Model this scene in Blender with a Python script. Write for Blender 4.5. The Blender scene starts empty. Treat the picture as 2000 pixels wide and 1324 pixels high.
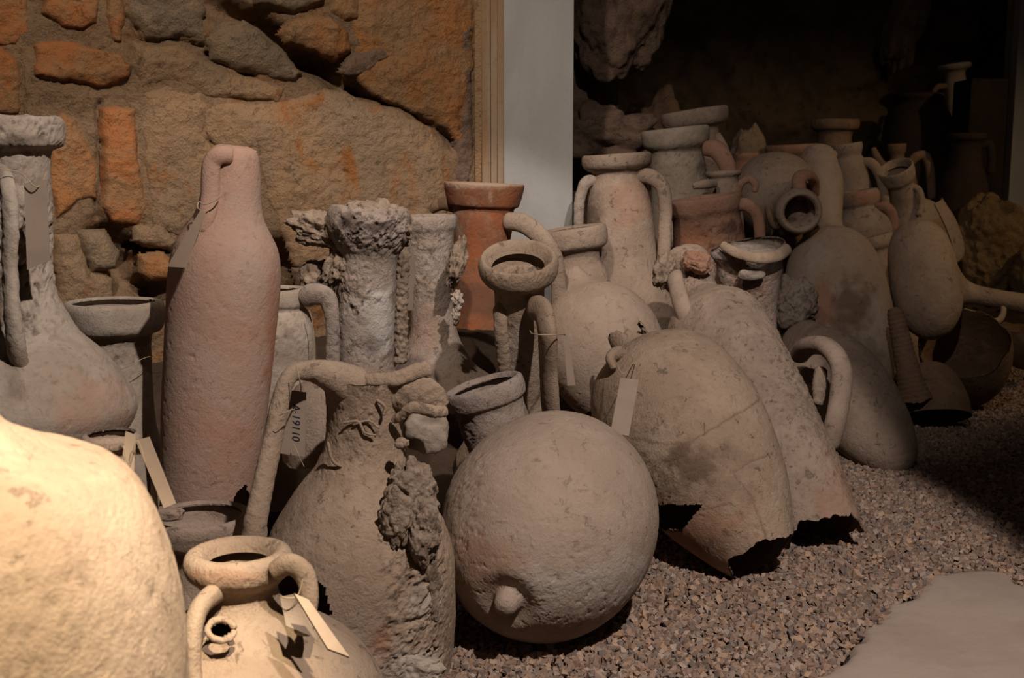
import bpy, bmesh, math, random
import numpy as np
from mathutils import Vector, Matrix

# ------------------------------------------------------------------ camera, light, exposure
S = bpy.context.scene
COL = S.collection
CH, CP, CF = 1.15, math.radians(8.5), 2300.0          # camera height, pitch, focal length in px of a 2000 px frame
cam = bpy.data.objects.new('camera', bpy.data.cameras.new('camera'))
COL.objects.link(cam)
cam.location = (0, 0, CH)
cam.rotation_euler = (math.pi/2 - CP, 0, 0)
cam.data.sensor_width = 36.0
cam.data.lens = CF/2000*36.0
cam.data.clip_start = 0.05
cam.data.dof.use_dof = True
cam.data.dof.focus_distance = 3.1
cam.data.dof.aperture_fstop = 6.5
S.camera = cam
S.view_settings.view_transform = 'Standard'
S.view_settings.look = 'None'
S.view_settings.gamma = 1.0
S.view_settings.use_curve_mapping = False
S.view_settings.exposure = 0.0
S.cycles.max_bounces = 5
S.cycles.diffuse_bounces = 3
S.cycles.caustics_reflective = False
S.cycles.caustics_refractive = False

W = bpy.data.worlds.new('dim_cellar'); S.world = W
W.use_nodes = True
W.node_tree.nodes['Background'].inputs[0].default_value = (0.9, 0.72, 0.62, 1)
W.node_tree.nodes['Background'].inputs[1].default_value = 0.022

def spot(name, loc, aim, watts, size, blend, radius, color):
    l = bpy.data.lights.new(name, 'SPOT')
    l.energy = watts; l.spot_size = math.radians(size); l.spot_blend = blend
    l.shadow_soft_size = radius; l.color = color
    o = bpy.data.objects.new(name, l); COL.objects.link(o)
    o.location = loc
    o.rotation_euler = (Vector(aim) - Vector(loc)).to_track_quat('-Z', 'Y').to_euler()
    return o
spot('row_fill', (0.5, 1.2, 3.3), (1.0, 5.4, 0.95), 150, 40, 0.9, 0.04, (1.0, 0.86, 0.76))  # added fill for the far row, stands for no known lamp
KEY = spot('gallery_spotlight', (0.95, 0.45, 3.35), (-0.35, 3.2, 0.1), 520, 50, 0.14, 0.045, (1.0, 0.87, 0.78))
spot('foreground_spotlight', (0.1, 0.6, 2.6), (-0.75, 1.45, 0.6), 720, 32, 0.6, 0.03, (1.0, 0.81, 0.56))
spot('wall_spotlight', (-0.5, 1.9, 3.3), (-0.85, 4.6, 1.25), 245, 66, 0.8, 0.05, (1.0, 0.84, 0.68))
spot('far_spotlight', (4.2, 4.0, 3.0), (2.65, 6.5, 0.75), 95, 58, 0.6, 0.05, (1.0, 0.68, 0.36))

# ------------------------------------------------------------------ projection helpers (photograph pixels -> points in the room)
CPc, CPs = math.cos(CP), math.sin(CP)
CAMP = np.array([0, 0, CH])
UP = np.array([0, CPs, CPc]); FW = np.array([0, CPc, -CPs]); RT = np.array([1.0, 0, 0])
_YA = [0, 1.3, 1.86, 2.3, 2.53, 2.81, 3.0, 3.5, 3.9, 4.1, 4.6, 5.3, 6.0, 6.5, 7.0]
_YB = [0, 1.35, 2.02, 2.52, 2.80, 3.22, 3.45, 4.3, 5.1, 5.5, 6.2, 7.1, 7.9, 8.5, 9.0]
def at(px, py, Y):                                    # Y: survey depth of the stack, turned into metres along the room
    Y = float(np.interp(Y, _YA, _YB))
    d = RT*((px-1000)/CF) + UP*((662-py)/CF) + FW
    return CAMP + d*(Y/d[1])
def proj(P):
    P = np.asarray(P, float); q = P - CAMP
    z = q @ FW
    return np.stack([1000 + CF*(q @ RT)/z, 662 - CF*(q @ UP)/z], -1), z
def mpp(P):
    return float((np.asarray(P) - CAMP) @ FW)/CF

# ------------------------------------------------------------------ numpy noise
def _hash(ix, iy, iz, seed):
    n = (ix*374761393 + iy*668265263 + iz*2147483647 + seed*1274126177) & 0xffffffff
    n = ((n ^ (n >> 13))*1274126177) & 0xffffffff
    n = (n ^ (n >> 16)) & 0xffffffff
    return n
def vn(P, seed=0):                                    # value noise -1..1
    P = np.asarray(P, float); i = np.floor(P).astype(np.int64); f = P - i
    u = f*f*f*(f*(f*6-15)+10)
    r = 0
    for dx in (0, 1):
        wx = u[..., 0] if dx else 1-u[..., 0]
        for dy in (0, 1):
            wy = u[..., 1] if dy else 1-u[..., 1]
            for dz in (0, 1):
                wz = u[..., 2] if dz else 1-u[..., 2]
                h = _hash(i[..., 0]+dx, i[..., 1]+dy, i[..., 2]+dz, seed)/2147483648.0 - 1
                r = r + h*wx*wy*wz
    return r
def fbm(P, octs=4, seed=0, gain=0.5):
    a, s, t = 1.0, 0, 0
    P = np.asarray(P, float)
    for o in range(octs):
        s = s + a*vn(P*(2.03**o) + 13.7*o, seed+o*17); t += a; a *= gain
    return s/t
def worley(P, seed=0):                                # distance to nearest cell point (0..~1)
    P = np.asarray(P, float); i = np.floor(P).astype(np.int64); best = np.full(P.shape[:-1], 9.0)
    for dx in (-1, 0, 1):
        for dy in (-1, 0, 1):
            for dz in (-1, 0, 1):
                c = i + np.array([dx, dy, dz])
                j = np.stack([_hash(c[..., 0], c[..., 1], c[..., 2], seed+k)/4294967296.0 for k in (1, 2, 3)], -1)
                best = np.minimum(best, ((c + j - P)**2).sum(-1))
    return np.sqrt(best)
def rfbm(P, octs=4, seed=0):
    a, s_, t = 1.0, 0, 0
    for o in range(octs):
        s_ = s_ + a*(1-2.2*np.abs(vn(P*(2.1**o) + 9.1*o, seed+o*13))); t += a; a *= .55
    return s_/t
def sstep(a, b, x):
    t = np.clip((x-a)/(b-a), 0, 1); return t*t*(3-2*t)
def inpoly(x, y, poly):
    x = np.asarray(x); ins = np.zeros(x.shape, bool); n = len(poly)
    for k in range(n):
        x1, y1 = poly[k]; x2, y2 = poly[(k+1) % n]
        c = ((y1 > y) != (y2 > y))
        with np.errstate(divide='ignore', invalid='ignore'):
            ins ^= c & (x < (x2-x1)*(y-y1)/((y2-y1) or 1e-9) + x1)
    return ins
def segdist(x, y, pts, closed=False):
    d = np.full(np.shape(x), 1e9); n = len(pts)
    for k in range(n if closed else n-1):
        ax, ay = pts[k]; bx, by = pts[(k+1) % n]
        L = (bx-ax)**2+(by-ay)**2 or 1e-9
        t = np.clip(((x-ax)*(bx-ax)+(y-ay)*(by-ay))/L, 0, 1)
        d = np.minimum(d, np.hypot(x-ax-t*(bx-ax), y-ay-t*(by-ay)))
    return d

# ------------------------------------------------------------------ mesh helpers
def mk(name, V, F, m, parent=None, origin=None, attrs=None, smooth=True):
    V = np.asarray(V, float); F = np.asarray(F, np.int64)
    o0 = np.zeros(3) if origin is None else np.asarray(origin, float)
    me = bpy.data.meshes.new(name)
    me.vertices.add(len(V)); me.vertices.foreach_set('co', (V - o0).astype(np.float32).ravel())
    k = F.shape[1]
    me.loops.add(F.size); me.loops.foreach_set('vertex_index', F.ravel().astype(np.int32))
    me.polygons.add(len(F))
    me.polygons.foreach_set('loop_start', np.arange(0, F.size, k, dtype=np.int32))
    me.polygons.foreach_set('use_smooth', np.full(len(F), smooth))
    me.update(calc_edges=True)
    for an, av in (attrs or {}).items():
        av = np.asarray(av, np.float32)
        if av.ndim == 1:
            a = me.attributes.new(an, 'FLOAT', 'POINT'); a.data.foreach_set('value', av)
        else:
            a = me.attributes.new(an, 'FLOAT_COLOR', 'POINT')
            a.data.foreach_set('color', np.concatenate([av, np.ones((len(av), 1), np.float32)], 1).ravel())
    me.materials.append(m)
    o = bpy.data.objects.new(name, me); COL.objects.link(o)
    if parent is not None:
        o.parent = parent
        pl = np.array(parent_world(parent))
        o.location = Vector(o0 - pl)
    else:
        o.location = Vector(o0)
    return o
def parent_world(o):
    p = np.array(o.location)
    while o.parent is not None:
        o = o.parent; p = p + np.array(o.location)
    return p
def thing(name, loc, label, cat, group=None):
    o = bpy.data.objects.new(name, None); COL.objects.link(o)
    o.empty_display_size = 0.05
    o.location = Vector(loc)
    return tag(o, label, cat, group)
def tag(o, label, cat, group=None):
    o['label'] = label; o['category'] = cat
    if group: o['group'] = group
    return o

def cat2(pts, n, closed=False):
    """centripetal-ish Catmull-Rom through points (any dimension), n samples evenly spaced by arc length; also control params"""
    P = np.asarray(pts, float); m = len(P)
    if m == 2:
        s = np.linspace(0, 1, n)[:, None]; return P[0]*(1-s)+P[1]*s, np.array([0, 1.0])
    seg = np.linalg.norm(np.diff(P, axis=0), axis=1)**0.5 + 1e-6
    T = np.concatenate([[0], np.cumsum(seg)])
    D = np.zeros_like(P)
    for i in range(m):
        if i == 0: D[i] = (P[1]-P[0])/seg[0]
        elif i == m-1: D[i] = (P[-1]-P[-2])/seg[-1]
        else:
            a = (P[i]-P[i-1])/seg[i-1]; b = (P[i+1]-P[i])/seg[i]
            D[i] = (a*seg[i]+b*seg[i-1])/(seg[i]+seg[i-1])
    out = []; own = []
    K = 24
    for i in range(m-1):
        u = np.linspace(0, 1, K, endpoint=False)[:, None]
        h = seg[i]
        out.append((2*u**3-3*u**2+1)*P[i] + (u**3-2*u**2+u)*h*D[i] + (-2*u**3+3*u**2)*P[i+1] + (u**3-u**2)*h*D[i+1])
        own.append(i + u[:, 0])
    out.append(P[-1:]); own.append([m-1.0])
    Q = np.concatenate(out); own = np.concatenate(own)
    L = np.concatenate([[0], np.cumsum(np.linalg.norm(np.diff(Q, axis=0), axis=1))]); L /= L[-1]
    s = np.linspace(0, 1, n)
    R = np.stack([np.interp(s, L, Q[:, k]) for k in range(Q.shape[1])], 1)
    cs = np.interp(np.arange(m), own, L)
    return R, cs

def frame(a, ref=np.array([0, -1.0, 0])):
    a = a/np.linalg.norm(a)
    e2 = ref - a*(ref @ a)
    if np.linalg.norm(e2) < 0.15: ref = np.array([0, 0, 1.0]); e2 = ref - a*(ref @ a)
    e2 /= np.linalg.norm(e2)
    e1 = np.cross(e2, a)
    if e1[0] < 0: e1 = -e1
    return a, e1, e2

def vertex_normals_grid(P, closed_u=True):
    du = np.roll(P, -1, 1) - np.roll(P, 1, 1)
    dv = np.empty_like(P); dv[1:-1] = P[2:]-P[:-2]; dv[0] = P[1]-P[0]; dv[-1] = P[-1]-P[-2]
    N = np.cross(du, dv); l = np.linalg.norm(N, axis=-1, keepdims=True)
    N = N/np.maximum(l, 1e-9)
    return N

SEED = [11]
def revolve(root, A, B, prof, m, by='y', n=150, nt=120, th=0.009, amp=0.0022, freq=9.0, fine=0.0007, rough=(), cracks=(), holes=(),
            jag_top=0.0, jag_bot=0.0, stain=(), white=(), solid=False, name0='body', ell=1.0, seed=None, jf=3.0, dents=(), tilt_cut=0.0,
            ribs=None, span=None, red=()):
    """A thick-walled pot wall turned round the axis A->B (both world points).
    prof: (position, radius_px[, part name]) ; position is t along the axis or the pixel coordinate the axis shows there."""
    A = np.asarray(A, float); B = np.asarray(B, float)
    if seed is None: SEED[0] += 7; seed = SEED[0]
    tt = np.linspace(-0.3, 1.3, 1601); AX = A + tt[:, None]*(B-A)
    pj, zz = proj(AX)
    if by == 't': tk = np.array([p[0] for p in prof], float)
    else:
        c = pj[:, 1] if by == 'y' else pj[:, 0]
        order = np.argsort(c); tk = np.interp([p[0] for p in prof], c[order], tt[order])
    L = np.linalg.norm(B-A)
    rk = np.array([p[1]*mpp(A+t*(B-A)) for p, t in zip(prof, tk)])
    C2, cs = cat2(np.stack([tk*L, rk], 1), nt)
    a, e1, e2 = frame(B-A)
    th_ = np.linspace(0, 2*np.pi, n, endpoint=False)
    cth, sth = np.cos(th_), np.sin(th_)
    s = np.linspace(0, 1, nt)[:, None]*np.ones((1, n))
    ring = np.stack([cth*jf/2, sth*jf/2, np.full(n, seed*1.7)], 1)
    lo = np.clip(jag_top*(0.5+0.9*fbm(ring*1.0, 4, seed, 0.5)), 0, .28) if jag_top else np.zeros(n)
    hi = np.clip(jag_bot*(0.5+0.9*fbm(ring*1.0+31, 4, seed+3, 0.5)), 0, .28) if jag_bot else np.zeros(n)
    if tilt_cut: lo = np.clip(lo + tilt_cut*(0.5+0.5*np.sin(th_)), 0, .4)
    s = s + lo*np.maximum(0, 1-s/0.45) - hi*np.maximum(0, 1-(1-s)/0.45)
    sp = np.linspace(0, 1, nt)
    H = np.interp(s, sp, C2[:, 0]); R = np.maximum(np.interp(s, sp, C2[:, 1]), 0.0005)
    if ribs: R = R + ribs[1]*np.sin(H*2*np.pi/ribs[0])*(1+0.5*vn(np.stack([H*8, H*0, H*0], -1), seed))
    P = A + H[..., None]*a + (R*cth)[..., None]*e1 + (R*sth*ell)[..., None]*e2
    N = vertex_normals_grid(P)
    ctr = A + H[..., None]*a
    flip = ((P-ctr)*N).sum() < 0
    if flip: N = -N
    fade = np.clip(R/0.02, 0, 1)
    d = amp*fbm(P*freq+seed, 3, seed) + amp*0.22*fbm(P*freq*5+seed, 4, seed+5, .6) + fine*fbm(P*150, 3, seed+9, .7)
    d = d - fine*2.2*np.clip(fbm(P*75, 3, seed+12, .65)-.28, 0, 1)*4
    px, _ = proj(P); x, y = px[..., 0], px[..., 1]
    vd = P - CAMP; front = (N*vd).sum(-1) < 0
    st = np.zeros(P.shape[:-1]); wh = np.zeros(P.shape[:-1]); rd = np.zeros(P.shape[:-1])
    def spotmask(cx, cy, rx, ry, k=0.8):
        q = np.hypot((x-cx)/rx, (y-cy)/ry) + k*fbm(P*22+7, 4, seed+1)*0.9
        return 1-sstep(0.35, 1.35, q)
    for (cx, cy, rx, ry, am) in rough:
        w = spotmask(cx, cy, rx, ry, .4)
        f1 = fbm(P*42+2*vn(P*20, 5)[..., None]*.3, 5, seed+4, .68)
        d = d + w*am*(1.5*f1 - 3.0*np.clip(fbm(P*65, 4, seed+6, .65)-.2, 0, 1)) + w*am*.3*(0.4-worley(P*130, seed))
        st = np.maximum(st, w*np.clip((fbm(P*65, 4, seed+6, .65)-.2)*am*900, 0, .8))  # pits coloured darker where they sink in
    for (cx, cy, rx, ry, am) in dents:
        d = d - am*np.exp(-(((x-cx)/rx)**2+((y-cy)/ry)**2)*2)*front
    for c in cracks:
        cd = segdist(x + 3*fbm(P*60, 2, 3), y + 3*fbm(P*60+9, 2, 3), c)
        g = np.exp(-(cd/1.9)**2)*front
        d = d - 0.002*g; st = np.maximum(st, g*0.6)
    for (cx, cy, rx, ry, am) in stain: st = np.maximum(st, am*spotmask(cx, cy, rx, ry, 1.1))  # real stains, plus shade painted under rims and at handles
    for (cx, cy, rx, ry, am) in white: wh = np.maximum(wh, am*spotmask(cx, cy, rx, ry, 1.1))
    for (cx, cy, rx, ry, am) in red: rd = np.maximum(rd, am*spotmask(cx, cy, rx, ry, 1.1))
    P = P + N*(d*fade)[..., None]
    ND = vertex_normals_grid(P); ND = ND*np.sign((ND*N).sum(-1, keepdims=True)+1e-12)
    PI = P - N*th if not solid else None
    # face visibility mask for holes
    keep = np.ones((nt-1, n), bool)
    if holes:
        cx = (x[:-1]+x[1:]+np.roll(x, -1, 1)[:-1]+np.roll(x, -1, 1)[1:])/4; cy = (y[:-1]+y[1:]+np.roll(y, -1, 1)[:-1]+np.roll(y, -1, 1)[1:])/4
        fr = front[:-1]
        wob = 4*fbm(P[:-1]*70, 3, seed+2)
        for hpoly in holes: keep &= ~(inpoly(cx+wob, cy-wob, hpoly) & fr)
    if span: keep &= ((np.degrees(th_) >= span[0]) & (np.degrees(th_) <= span[1]))[None, :]
    marks = [(0, prof[0][2] if len(prof[0]) > 2 else name0)]
    for k, p in enumerate(prof[1:], 1):
        if len(p) > 2: marks.append((int(round(cs[k]*(nt-1))), p[2]))
    marks.append((nt-1, None))
    objs = []
    J = np.arange(n); J2 = (J+1) % n
    for q in range(len(marks)-1):
        r0, r1 = marks[q][0], marks[q+1][0]
        if r1 <= r0: continue
        rows = r1-r0+1
        Vo = P[r0:r1+1].reshape(-1, 3)
        kk = keep[r0:r1]
        I = np.arange(rows-1)[:, None]
        a0 = I*n + J; a1 = I*n + J2; b0 = (I+1)*n + J; b1 = (I+1)*n + J2
        quad = np.stack([a0, a1, b1, b0], -1)
        F = quad[kk]
        at_ = {'stain': st[r0:r1+1].ravel(), 'lime': wh[r0:r1+1].ravel(), 'redden': rd[r0:r1+1].ravel()}
        if solid:
            V = Vo; FF = F
        else:
            Vi = PI[r0:r1+1].reshape(-1, 3); off = len(Vo)
            V = np.concatenate([Vo, Vi]); FI = F[:, ::-1] + off
            # boundary edges of the kept faces
            E = np.concatenate([F[:, [0, 1]], F[:, [1, 2]], F[:, [2, 3]], F[:, [3, 0]]])
            key = np.minimum(E[:, 0], E[:, 1])*10**7 + np.maximum(E[:, 0], E[:, 1])
            u, idx, cnt = np.unique(key, return_index=True, return_counts=True)
            be = E[idx[cnt == 1]]
            rws = be//n
            seam = ((rws == 0).all(1) & (q > 0)) | ((rws == rows-1).all(1) & (q < len(marks)-2))
            be = be[~seam]
            FB = np.stack([be[:, 1], be[:, 0], be[:, 0]+off, be[:, 1]+off], -1)
            FF = np.concatenate([F, FI, FB])
            at_ = {k: np.concatenate([v, v]) for k, v in at_.items()}
        # drop unused vertices
        if flip: FF = FF[:, ::-1]
        used = np.unique(FF); mp = np.full(len(V), -1); mp[used] = np.arange(len(used))
        V = V[used]; FF = mp[FF]; at_ = {k: v[used] for k, v in at_.items()}
        o = mk(marks[q][1], V, FF, m, root, origin=parent_world(root) if root is not None else V.mean(0), attrs=at_)
        nn_ = ND[r0:r1+1].reshape(-1, 3)
        nn_ = nn_[used] if solid else np.concatenate([nn_, -nn_])[used]
        o.data.normals_split_custom_set_from_vertices(nn_.tolist())
        objs.append(o)
    return objs

def tube(root, name, pts, rad, m, n=20, k=60, amp=0.0012, freq=25, flat=1.0, seed=None, rough=0.0, closed=False, flatdir=None, stainv=0.0, limev=0.0):
    """pts: world points; rad: metres, one or list"""
    if seed is None: SEED[0] += 3; seed = SEED[0]
    pts = np.asarray(pts, float); rad = np.atleast_1d(np.asarray(rad, float))
    if len(rad) == 1: rad = np.full(len(pts), rad[0])
    Q, _ = cat2(np.concatenate([pts, rad[:, None]], 1), k)
    C = Q[:, :3]; r = Q[:, 3].copy()
    T = np.gradient(C, axis=0); T /= np.linalg.norm(T, axis=1, keepdims=True)
    ref = np.array([0, -1.0, 0.05]) if flatdir is None else np.asarray(flatdir, float)
    u = ref - T[0]*(ref @ T[0]); u /= np.linalg.norm(u)
    U = [u]
    for i in range(1, k):
        u = U[-1] - T[i]*(U[-1] @ T[i]); U.append(u/np.linalg.norm(u))
    U = np.array(U); Vv = np.cross(T, U)
    cap = np.ones(k); e = max(2, k//25)
    for i in range(e):
        v = math.sqrt(max(0.0, 1-((e-i)/e)**2)); cap[i] = max(v, .02); cap[-1-i] = max(v, .02)
    r = r*cap
    th_ = np.linspace(0, 2*np.pi, n, endpoint=False)
    P = C[:, None] + (r[:, None]*np.cos(th_))[..., None]*Vv[:, None] + (r[:, None]*flat*np.sin(th_))[..., None]*U[:, None]
    N = P - C[:, None]; N /= np.maximum(np.linalg.norm(N, axis=-1, keepdims=True), 1e-9)
    d = amp*fbm(P*freq, 4, seed)*cap[:, None]
    if rough: d = d + rough*cap[:, None]*((0.4-worley(P*75, seed))*1.3 + .5*fbm(P*110, 3, seed))
    P = P + N*d[..., None]
    I = np.arange(k-1)[:, None]; J = np.arange(n); J2 = (J+1) % n
    F = np.stack([I*n+J, (I+1)*n+J, (I+1)*n+J2, I*n+J2], -1).reshape(-1, 4)
    V = P.reshape(-1, 3)
    o = mk(name, V, F, m, root, origin=parent_world(root) if root is not None else V.mean(0),
           attrs={'stain': np.full(len(V), stainv), 'lime': np.full(len(V), limev), 'redden': np.zeros(len(V))})
    return o

def P3(*pts): return [at(*p) for p in pts]

_ICO = {}
def ico(sub):
    if sub not in _ICO:
        bm = bmesh.new(); bmesh.ops.create_icosphere(bm, subdivisions=sub, radius=1.0)
        V = np.array([v.co[:] for v in bm.verts]); F = np.array([[v.index for v in f.verts] for f in bm.faces]); bm.free()
        _ICO[sub] = (V, F)
    return _ICO[sub]
def blob(root, name, c, r, m, sub=5, amp=0.25, freq=2.2, pit=0.0, pitf=55.0, facet=0.0, rot=0.0, seed=None, cut_below=None, stainv=0.0, limev=0.0, shape=2.0):
    """lump of concretion or rock: displaced ball; c world centre, r (rx, ry, rz) metres"""
    if seed is None: SEED[0] += 5; seed = SEED[0]
    V, F = ico(sub); r = np.asarray(r, float)
    N = V.copy()
    if shape != 2.0:
        q = (np.abs(V)**shape).sum(1)**(1/shape); V = V/q[:, None]
    rr = 1 + amp*fbm(N*freq+seed, 4, seed)
    if facet:
        w = worley(N*1.6+seed, seed); rr = rr - facet*w
    Q = V*rr[:, None]*r
    c_, s_ = math.cos(rot), math.sin(rot)
    Q = np.stack([Q[:, 0]*c_-Q[:, 2]*s_, Q[:, 1], Q[:, 0]*s_+Q[:, 2]*c_], 1)
    Q = Q + np.asarray(c)
    st = np.full(len(Q), stainv, float)
    if pit:
        w = worley(Q*pitf, seed); f = fbm(Q*pitf*1.4, 3, seed+1)
        big = np.clip(fbm(Q*pitf*0.35, 3, seed+8)-0.12, 0, 1)
        dd = pit*((0.5-w)*.9 + .6*f - 2.2*big)
        Q = Q + N*dd[:, None]
        st = np.clip(st + 1.1*big, 0, .8)  # deeper pits take a darker colour
    if cut_below is not None: Q[:, 2] = np.maximum(Q[:, 2], cut_below)
    return mk(name, Q, F, m, root, origin=parent_world(root) if root is not None else Q.mean(0),
              attrs={'stain': st, 'lime': np.full(len(Q), limev), 'redden': np.zeros(len(Q))})

def card(root, name, corners, m, th=0.003, bend=0.0):
    """thin board from four world corners (clockwise from top left)"""
    c = np.asarray(corners, float); nu, nv = 9, 5
    G = []
    for i in range(nu):
        v = i/(nu-1)
        for j in range(nv):
            u = j/(nv-1)
            G.append((c[0]*(1-u)+c[1]*u)*(1-v) + (c[3]*(1-u)+c[2]*u)*v)
    G = np.array(G).reshape(nu, nv, 3)
    nn = np.cross(c[1]-c[0], c[3]-c[0]); nn /= np.linalg.norm(nn)
    if (nn @ (c[0]-CAMP)) > 0: nn = -nn
    G = G + nn*(bend*np.sin(np.linspace(0, np.pi, nu)))[:, None, None]
    T = G.reshape(-1, 3) + nn*th/2; Bk = G.reshape(-1, 3) - nn*th/2
    V = np.concatenate([T, Bk]); off = nu*nv; F = []
    for i in range(nu-1):
        for j in range(nv-1):
            a = i*nv+j; F.append([a, a+nv, a+nv+1, a+1]); F.append([a+off, a+1+off, a+nv+1+off, a+nv+off])
    ring = [j for j in range(nv)] + [i*nv+nv-1 for i in range(1, nu)] + [(nu-1)*nv+j for j in range(nv-2, -1, -1)] + [i*nv for i in range(nu-2, 0, -1)]
    for a, b in zip(ring, ring[1:]+ring[:1]): F.append([a, b, b+off, a+off])
    return mk(name, V, F, m, root, origin=parent_world(root) if root is not None else V.mean(0), smooth=False), nn

# ------------------------------------------------------------------ materials
def srgb(r, g, b):
    f = lambda c: (c/255/12.92) if c/255 <= 0.04045 else ((c/255+0.055)/1.055)**2.4
    return (f(r), f(g), f(b), 1)
def mat(name, base, alt, dark, lime=(0.5, 0.47, 0.43, 1), s1=7.0, s2=45.0, bump=0.8, speck=0.4, redc=(0.36, 0.13, 0.06, 1), rough=0.95, stretch=None, patches=None, bscale=1.0, dist=0.006, altpos=(0.38, 0.62)):
    m = bpy.data.materials.new(name); m.use_nodes = True
    nt = m.node_tree; nd = nt.nodes; ln = nt.links
    nd.clear()
    out = nd.new('ShaderNodeOutputMaterial'); bs = nd.new('ShaderNodeBsdfPrincipled')
    ln.new(bs.outputs[0], out.inputs[0])
    bs.inputs['Roughness'].default_value = rough
    bs.inputs['Specular IOR Level'].default_value = 0.15
    geo = nd.new('ShaderNodeNewGeometry')
    vec = geo.outputs['Position']
    if stretch:
        mp = nd.new('ShaderNodeVectorMath'); mp.operation = 'MULTIPLY'; mp.inputs[1].default_value = stretch
        ln.new(vec, mp.inputs[0]); svec = mp.outputs[0]
    else: svec = vec
    def noise(scale, det=4, rough_=0.6, v=None, dist_=0.0):
        n = nd.new('ShaderNodeTexNoise'); n.inputs['Scale'].default_value = scale; n.inputs['Detail'].default_value = det
        n.inputs['Roughness'].default_value = rough_; n.inputs['Distortion'].default_value = dist_
        ln.new(v or vec, n.inputs['Vector']); return n.outputs['Fac']
    def ramp(x, a, b):
        r = nd.new('ShaderNodeMapRange'); r.inputs[1].default_value = a; r.inputs[2].default_value = b
        r.interpolation_type = 'SMOOTHSTEP'
        ln.new(x, r.inputs[0]); return r.outputs[0]
    def mix(f, a, b, ff=None):
        x = nd.new('ShaderNodeMix'); x.data_type = 'RGBA'
        if ff is not None:
            mu = nd.new('ShaderNodeMath'); mu.operation = 'MULTIPLY'; mu.inputs[1].default_value = ff; ln.new(f, mu.inputs[0]); f = mu.outputs[0]
        ln.new(f, x.inputs[0])
        for v, i in ((a, 6), (b, 7)):
            if isinstance(v, (tuple, list)): x.inputs[i].default_value = v
            else: ln.new(v, x.inputs[i])
        return x.outputs[2]
    def attr(an):
        a = nd.new('ShaderNodeAttribute'); a.attribute_name = an; return a.outputs['Fac']
    c = mix(ramp(noise(s1, 5, .6, svec, .6), *altpos), base, alt)
    if patches:
        for (pc, ps, pa, pb) in patches:
            c = mix(ramp(noise(ps, 5, .65, svec, .8), pa, pb), c, pc)
    c = mix(ramp(noise(s2, 6, .7), .50, .74), c, dark, speck)
    c = mix(attr('redden'), c, redc)
    c = mix(attr('lime'), c, lime)
    c = mix(attr('stain'), c, dark)
    ln.new(c, bs.inputs['Base Color'])
    b1 = nd.new('ShaderNodeBump'); b1.inputs['Strength'].default_value = bump; b1.inputs['Distance'].default_value = dist
    ln.new(noise(48*bscale, 10, .74), b1.inputs['Height'])
    b0 = nd.new('ShaderNodeBump'); b0.inputs['Strength'].default_value = min(1, bump*.9); b0.inputs['Distance'].default_value = dist*1.3
    pr_ = ramp(noise(26*bscale, 7, .72, None, .5), .60, .70); ln.new(pr_, b0.inputs['Height']); b0.invert = True
    ln.new(b0.outputs[0], b1.inputs['Normal'])
    vo = nd.new('ShaderNodeTexVoronoi'); vo.inputs['Scale'].default_value = 170*bscale; ln.new(vec, vo.inputs['Vector'])
    b2 = nd.new('ShaderNodeBump'); b2.inputs['Strength'].default_value = bump*0.45; b2.inputs['Distance'].default_value = dist*.4
    ln.new(vo.outputs['Distance'], b2.inputs['Height']); ln.new(b1.outputs[0], b2.inputs['Normal'])
    ln.new(b2.outputs[0], bs.inputs['Normal'])
    return m
C = lambda r, g, b: (r, g, b, 1)
M = {}
M['dusty'] = mat('dusty_tan_clay', C(.36, .275, .215), C(.30, .225, .175), C(.11, .075, .058))
M['tan'] = mat('ochre_tan_clay', C(.38, .285, .21), C(.32, .235, .17), C(.12, .078, .055), bump=.8)
M['pink'] = mat('pink_clay', C(.41, .29, .23), C(.42, .265, .20), C(.15, .08, .06), speck=.3, bump=.5, s1=5)
M['smooth'] = mat('smooth_dusty_clay', C(.37, .285, .225), C(.33, .25, .195), C(.16, .11, .075), speck=.3, bump=.6)
M['grey'] = mat('grey_crusted_clay', C(.31, .245, .20), C(.36, .30, .265), C(.08, .055, .045), bump=.9, speck=.55)
M['crust'] = mat('sea_crust', C(.33, .255, .195), C(.26, .195, .145), C(.05, .03, .022), bump=1.0, speck=.6, s1=25)
M['orange'] = mat('orange_terracotta', C(.27, .095, .042), C(.21, .095, .055), C(.07, .045, .035), lime=(.36, .26, .19, 1), speck=.4, bump=.45, patches=[(C(.25, .175, .13), 8, .50, .68)])
M['red'] = mat('reddish_clay', C(.34, .20, .145), C(.30, .165, .11), C(.09, .05, .04), bump=.6)
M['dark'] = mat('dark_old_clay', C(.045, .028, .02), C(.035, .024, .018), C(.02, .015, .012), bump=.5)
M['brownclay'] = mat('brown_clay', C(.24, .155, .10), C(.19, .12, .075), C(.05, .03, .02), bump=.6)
M['lime'] = mat('pale_limed_clay', C(.40, .335, .275), C(.33, .265, .21), C(.12, .09, .07), bump=.5)
M['mortar'] = mat('lime_mortar', C(.36, .235, .14), C(.30, .20, .125), C(.045, .03, .02), s1=6, s2=30, bump=1.0, speck=.6, patches=[(C(.34, .16, .06), 3.5, .52, .66)], bscale=.7, dist=.02)
M['brick'] = mat('weathered_orange_brick', C(.42, .17, .065), C(.36, .20, .10), C(.09, .045, .025), s1=9, bump=.8, speck=.35, bscale=.8, dist=.015)
M['stone_tan'] = mat('ochre_plastered_stone', C(.40, .255, .145), C(.34, .235, .15), C(.06, .04, .025), s1=4, s2=22, bump=.9, speck=.5, stretch=(1, 1, .45), patches=[(C(.38, .155, .05), 5, .54, .68)], bscale=.7, dist=.02)
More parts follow.
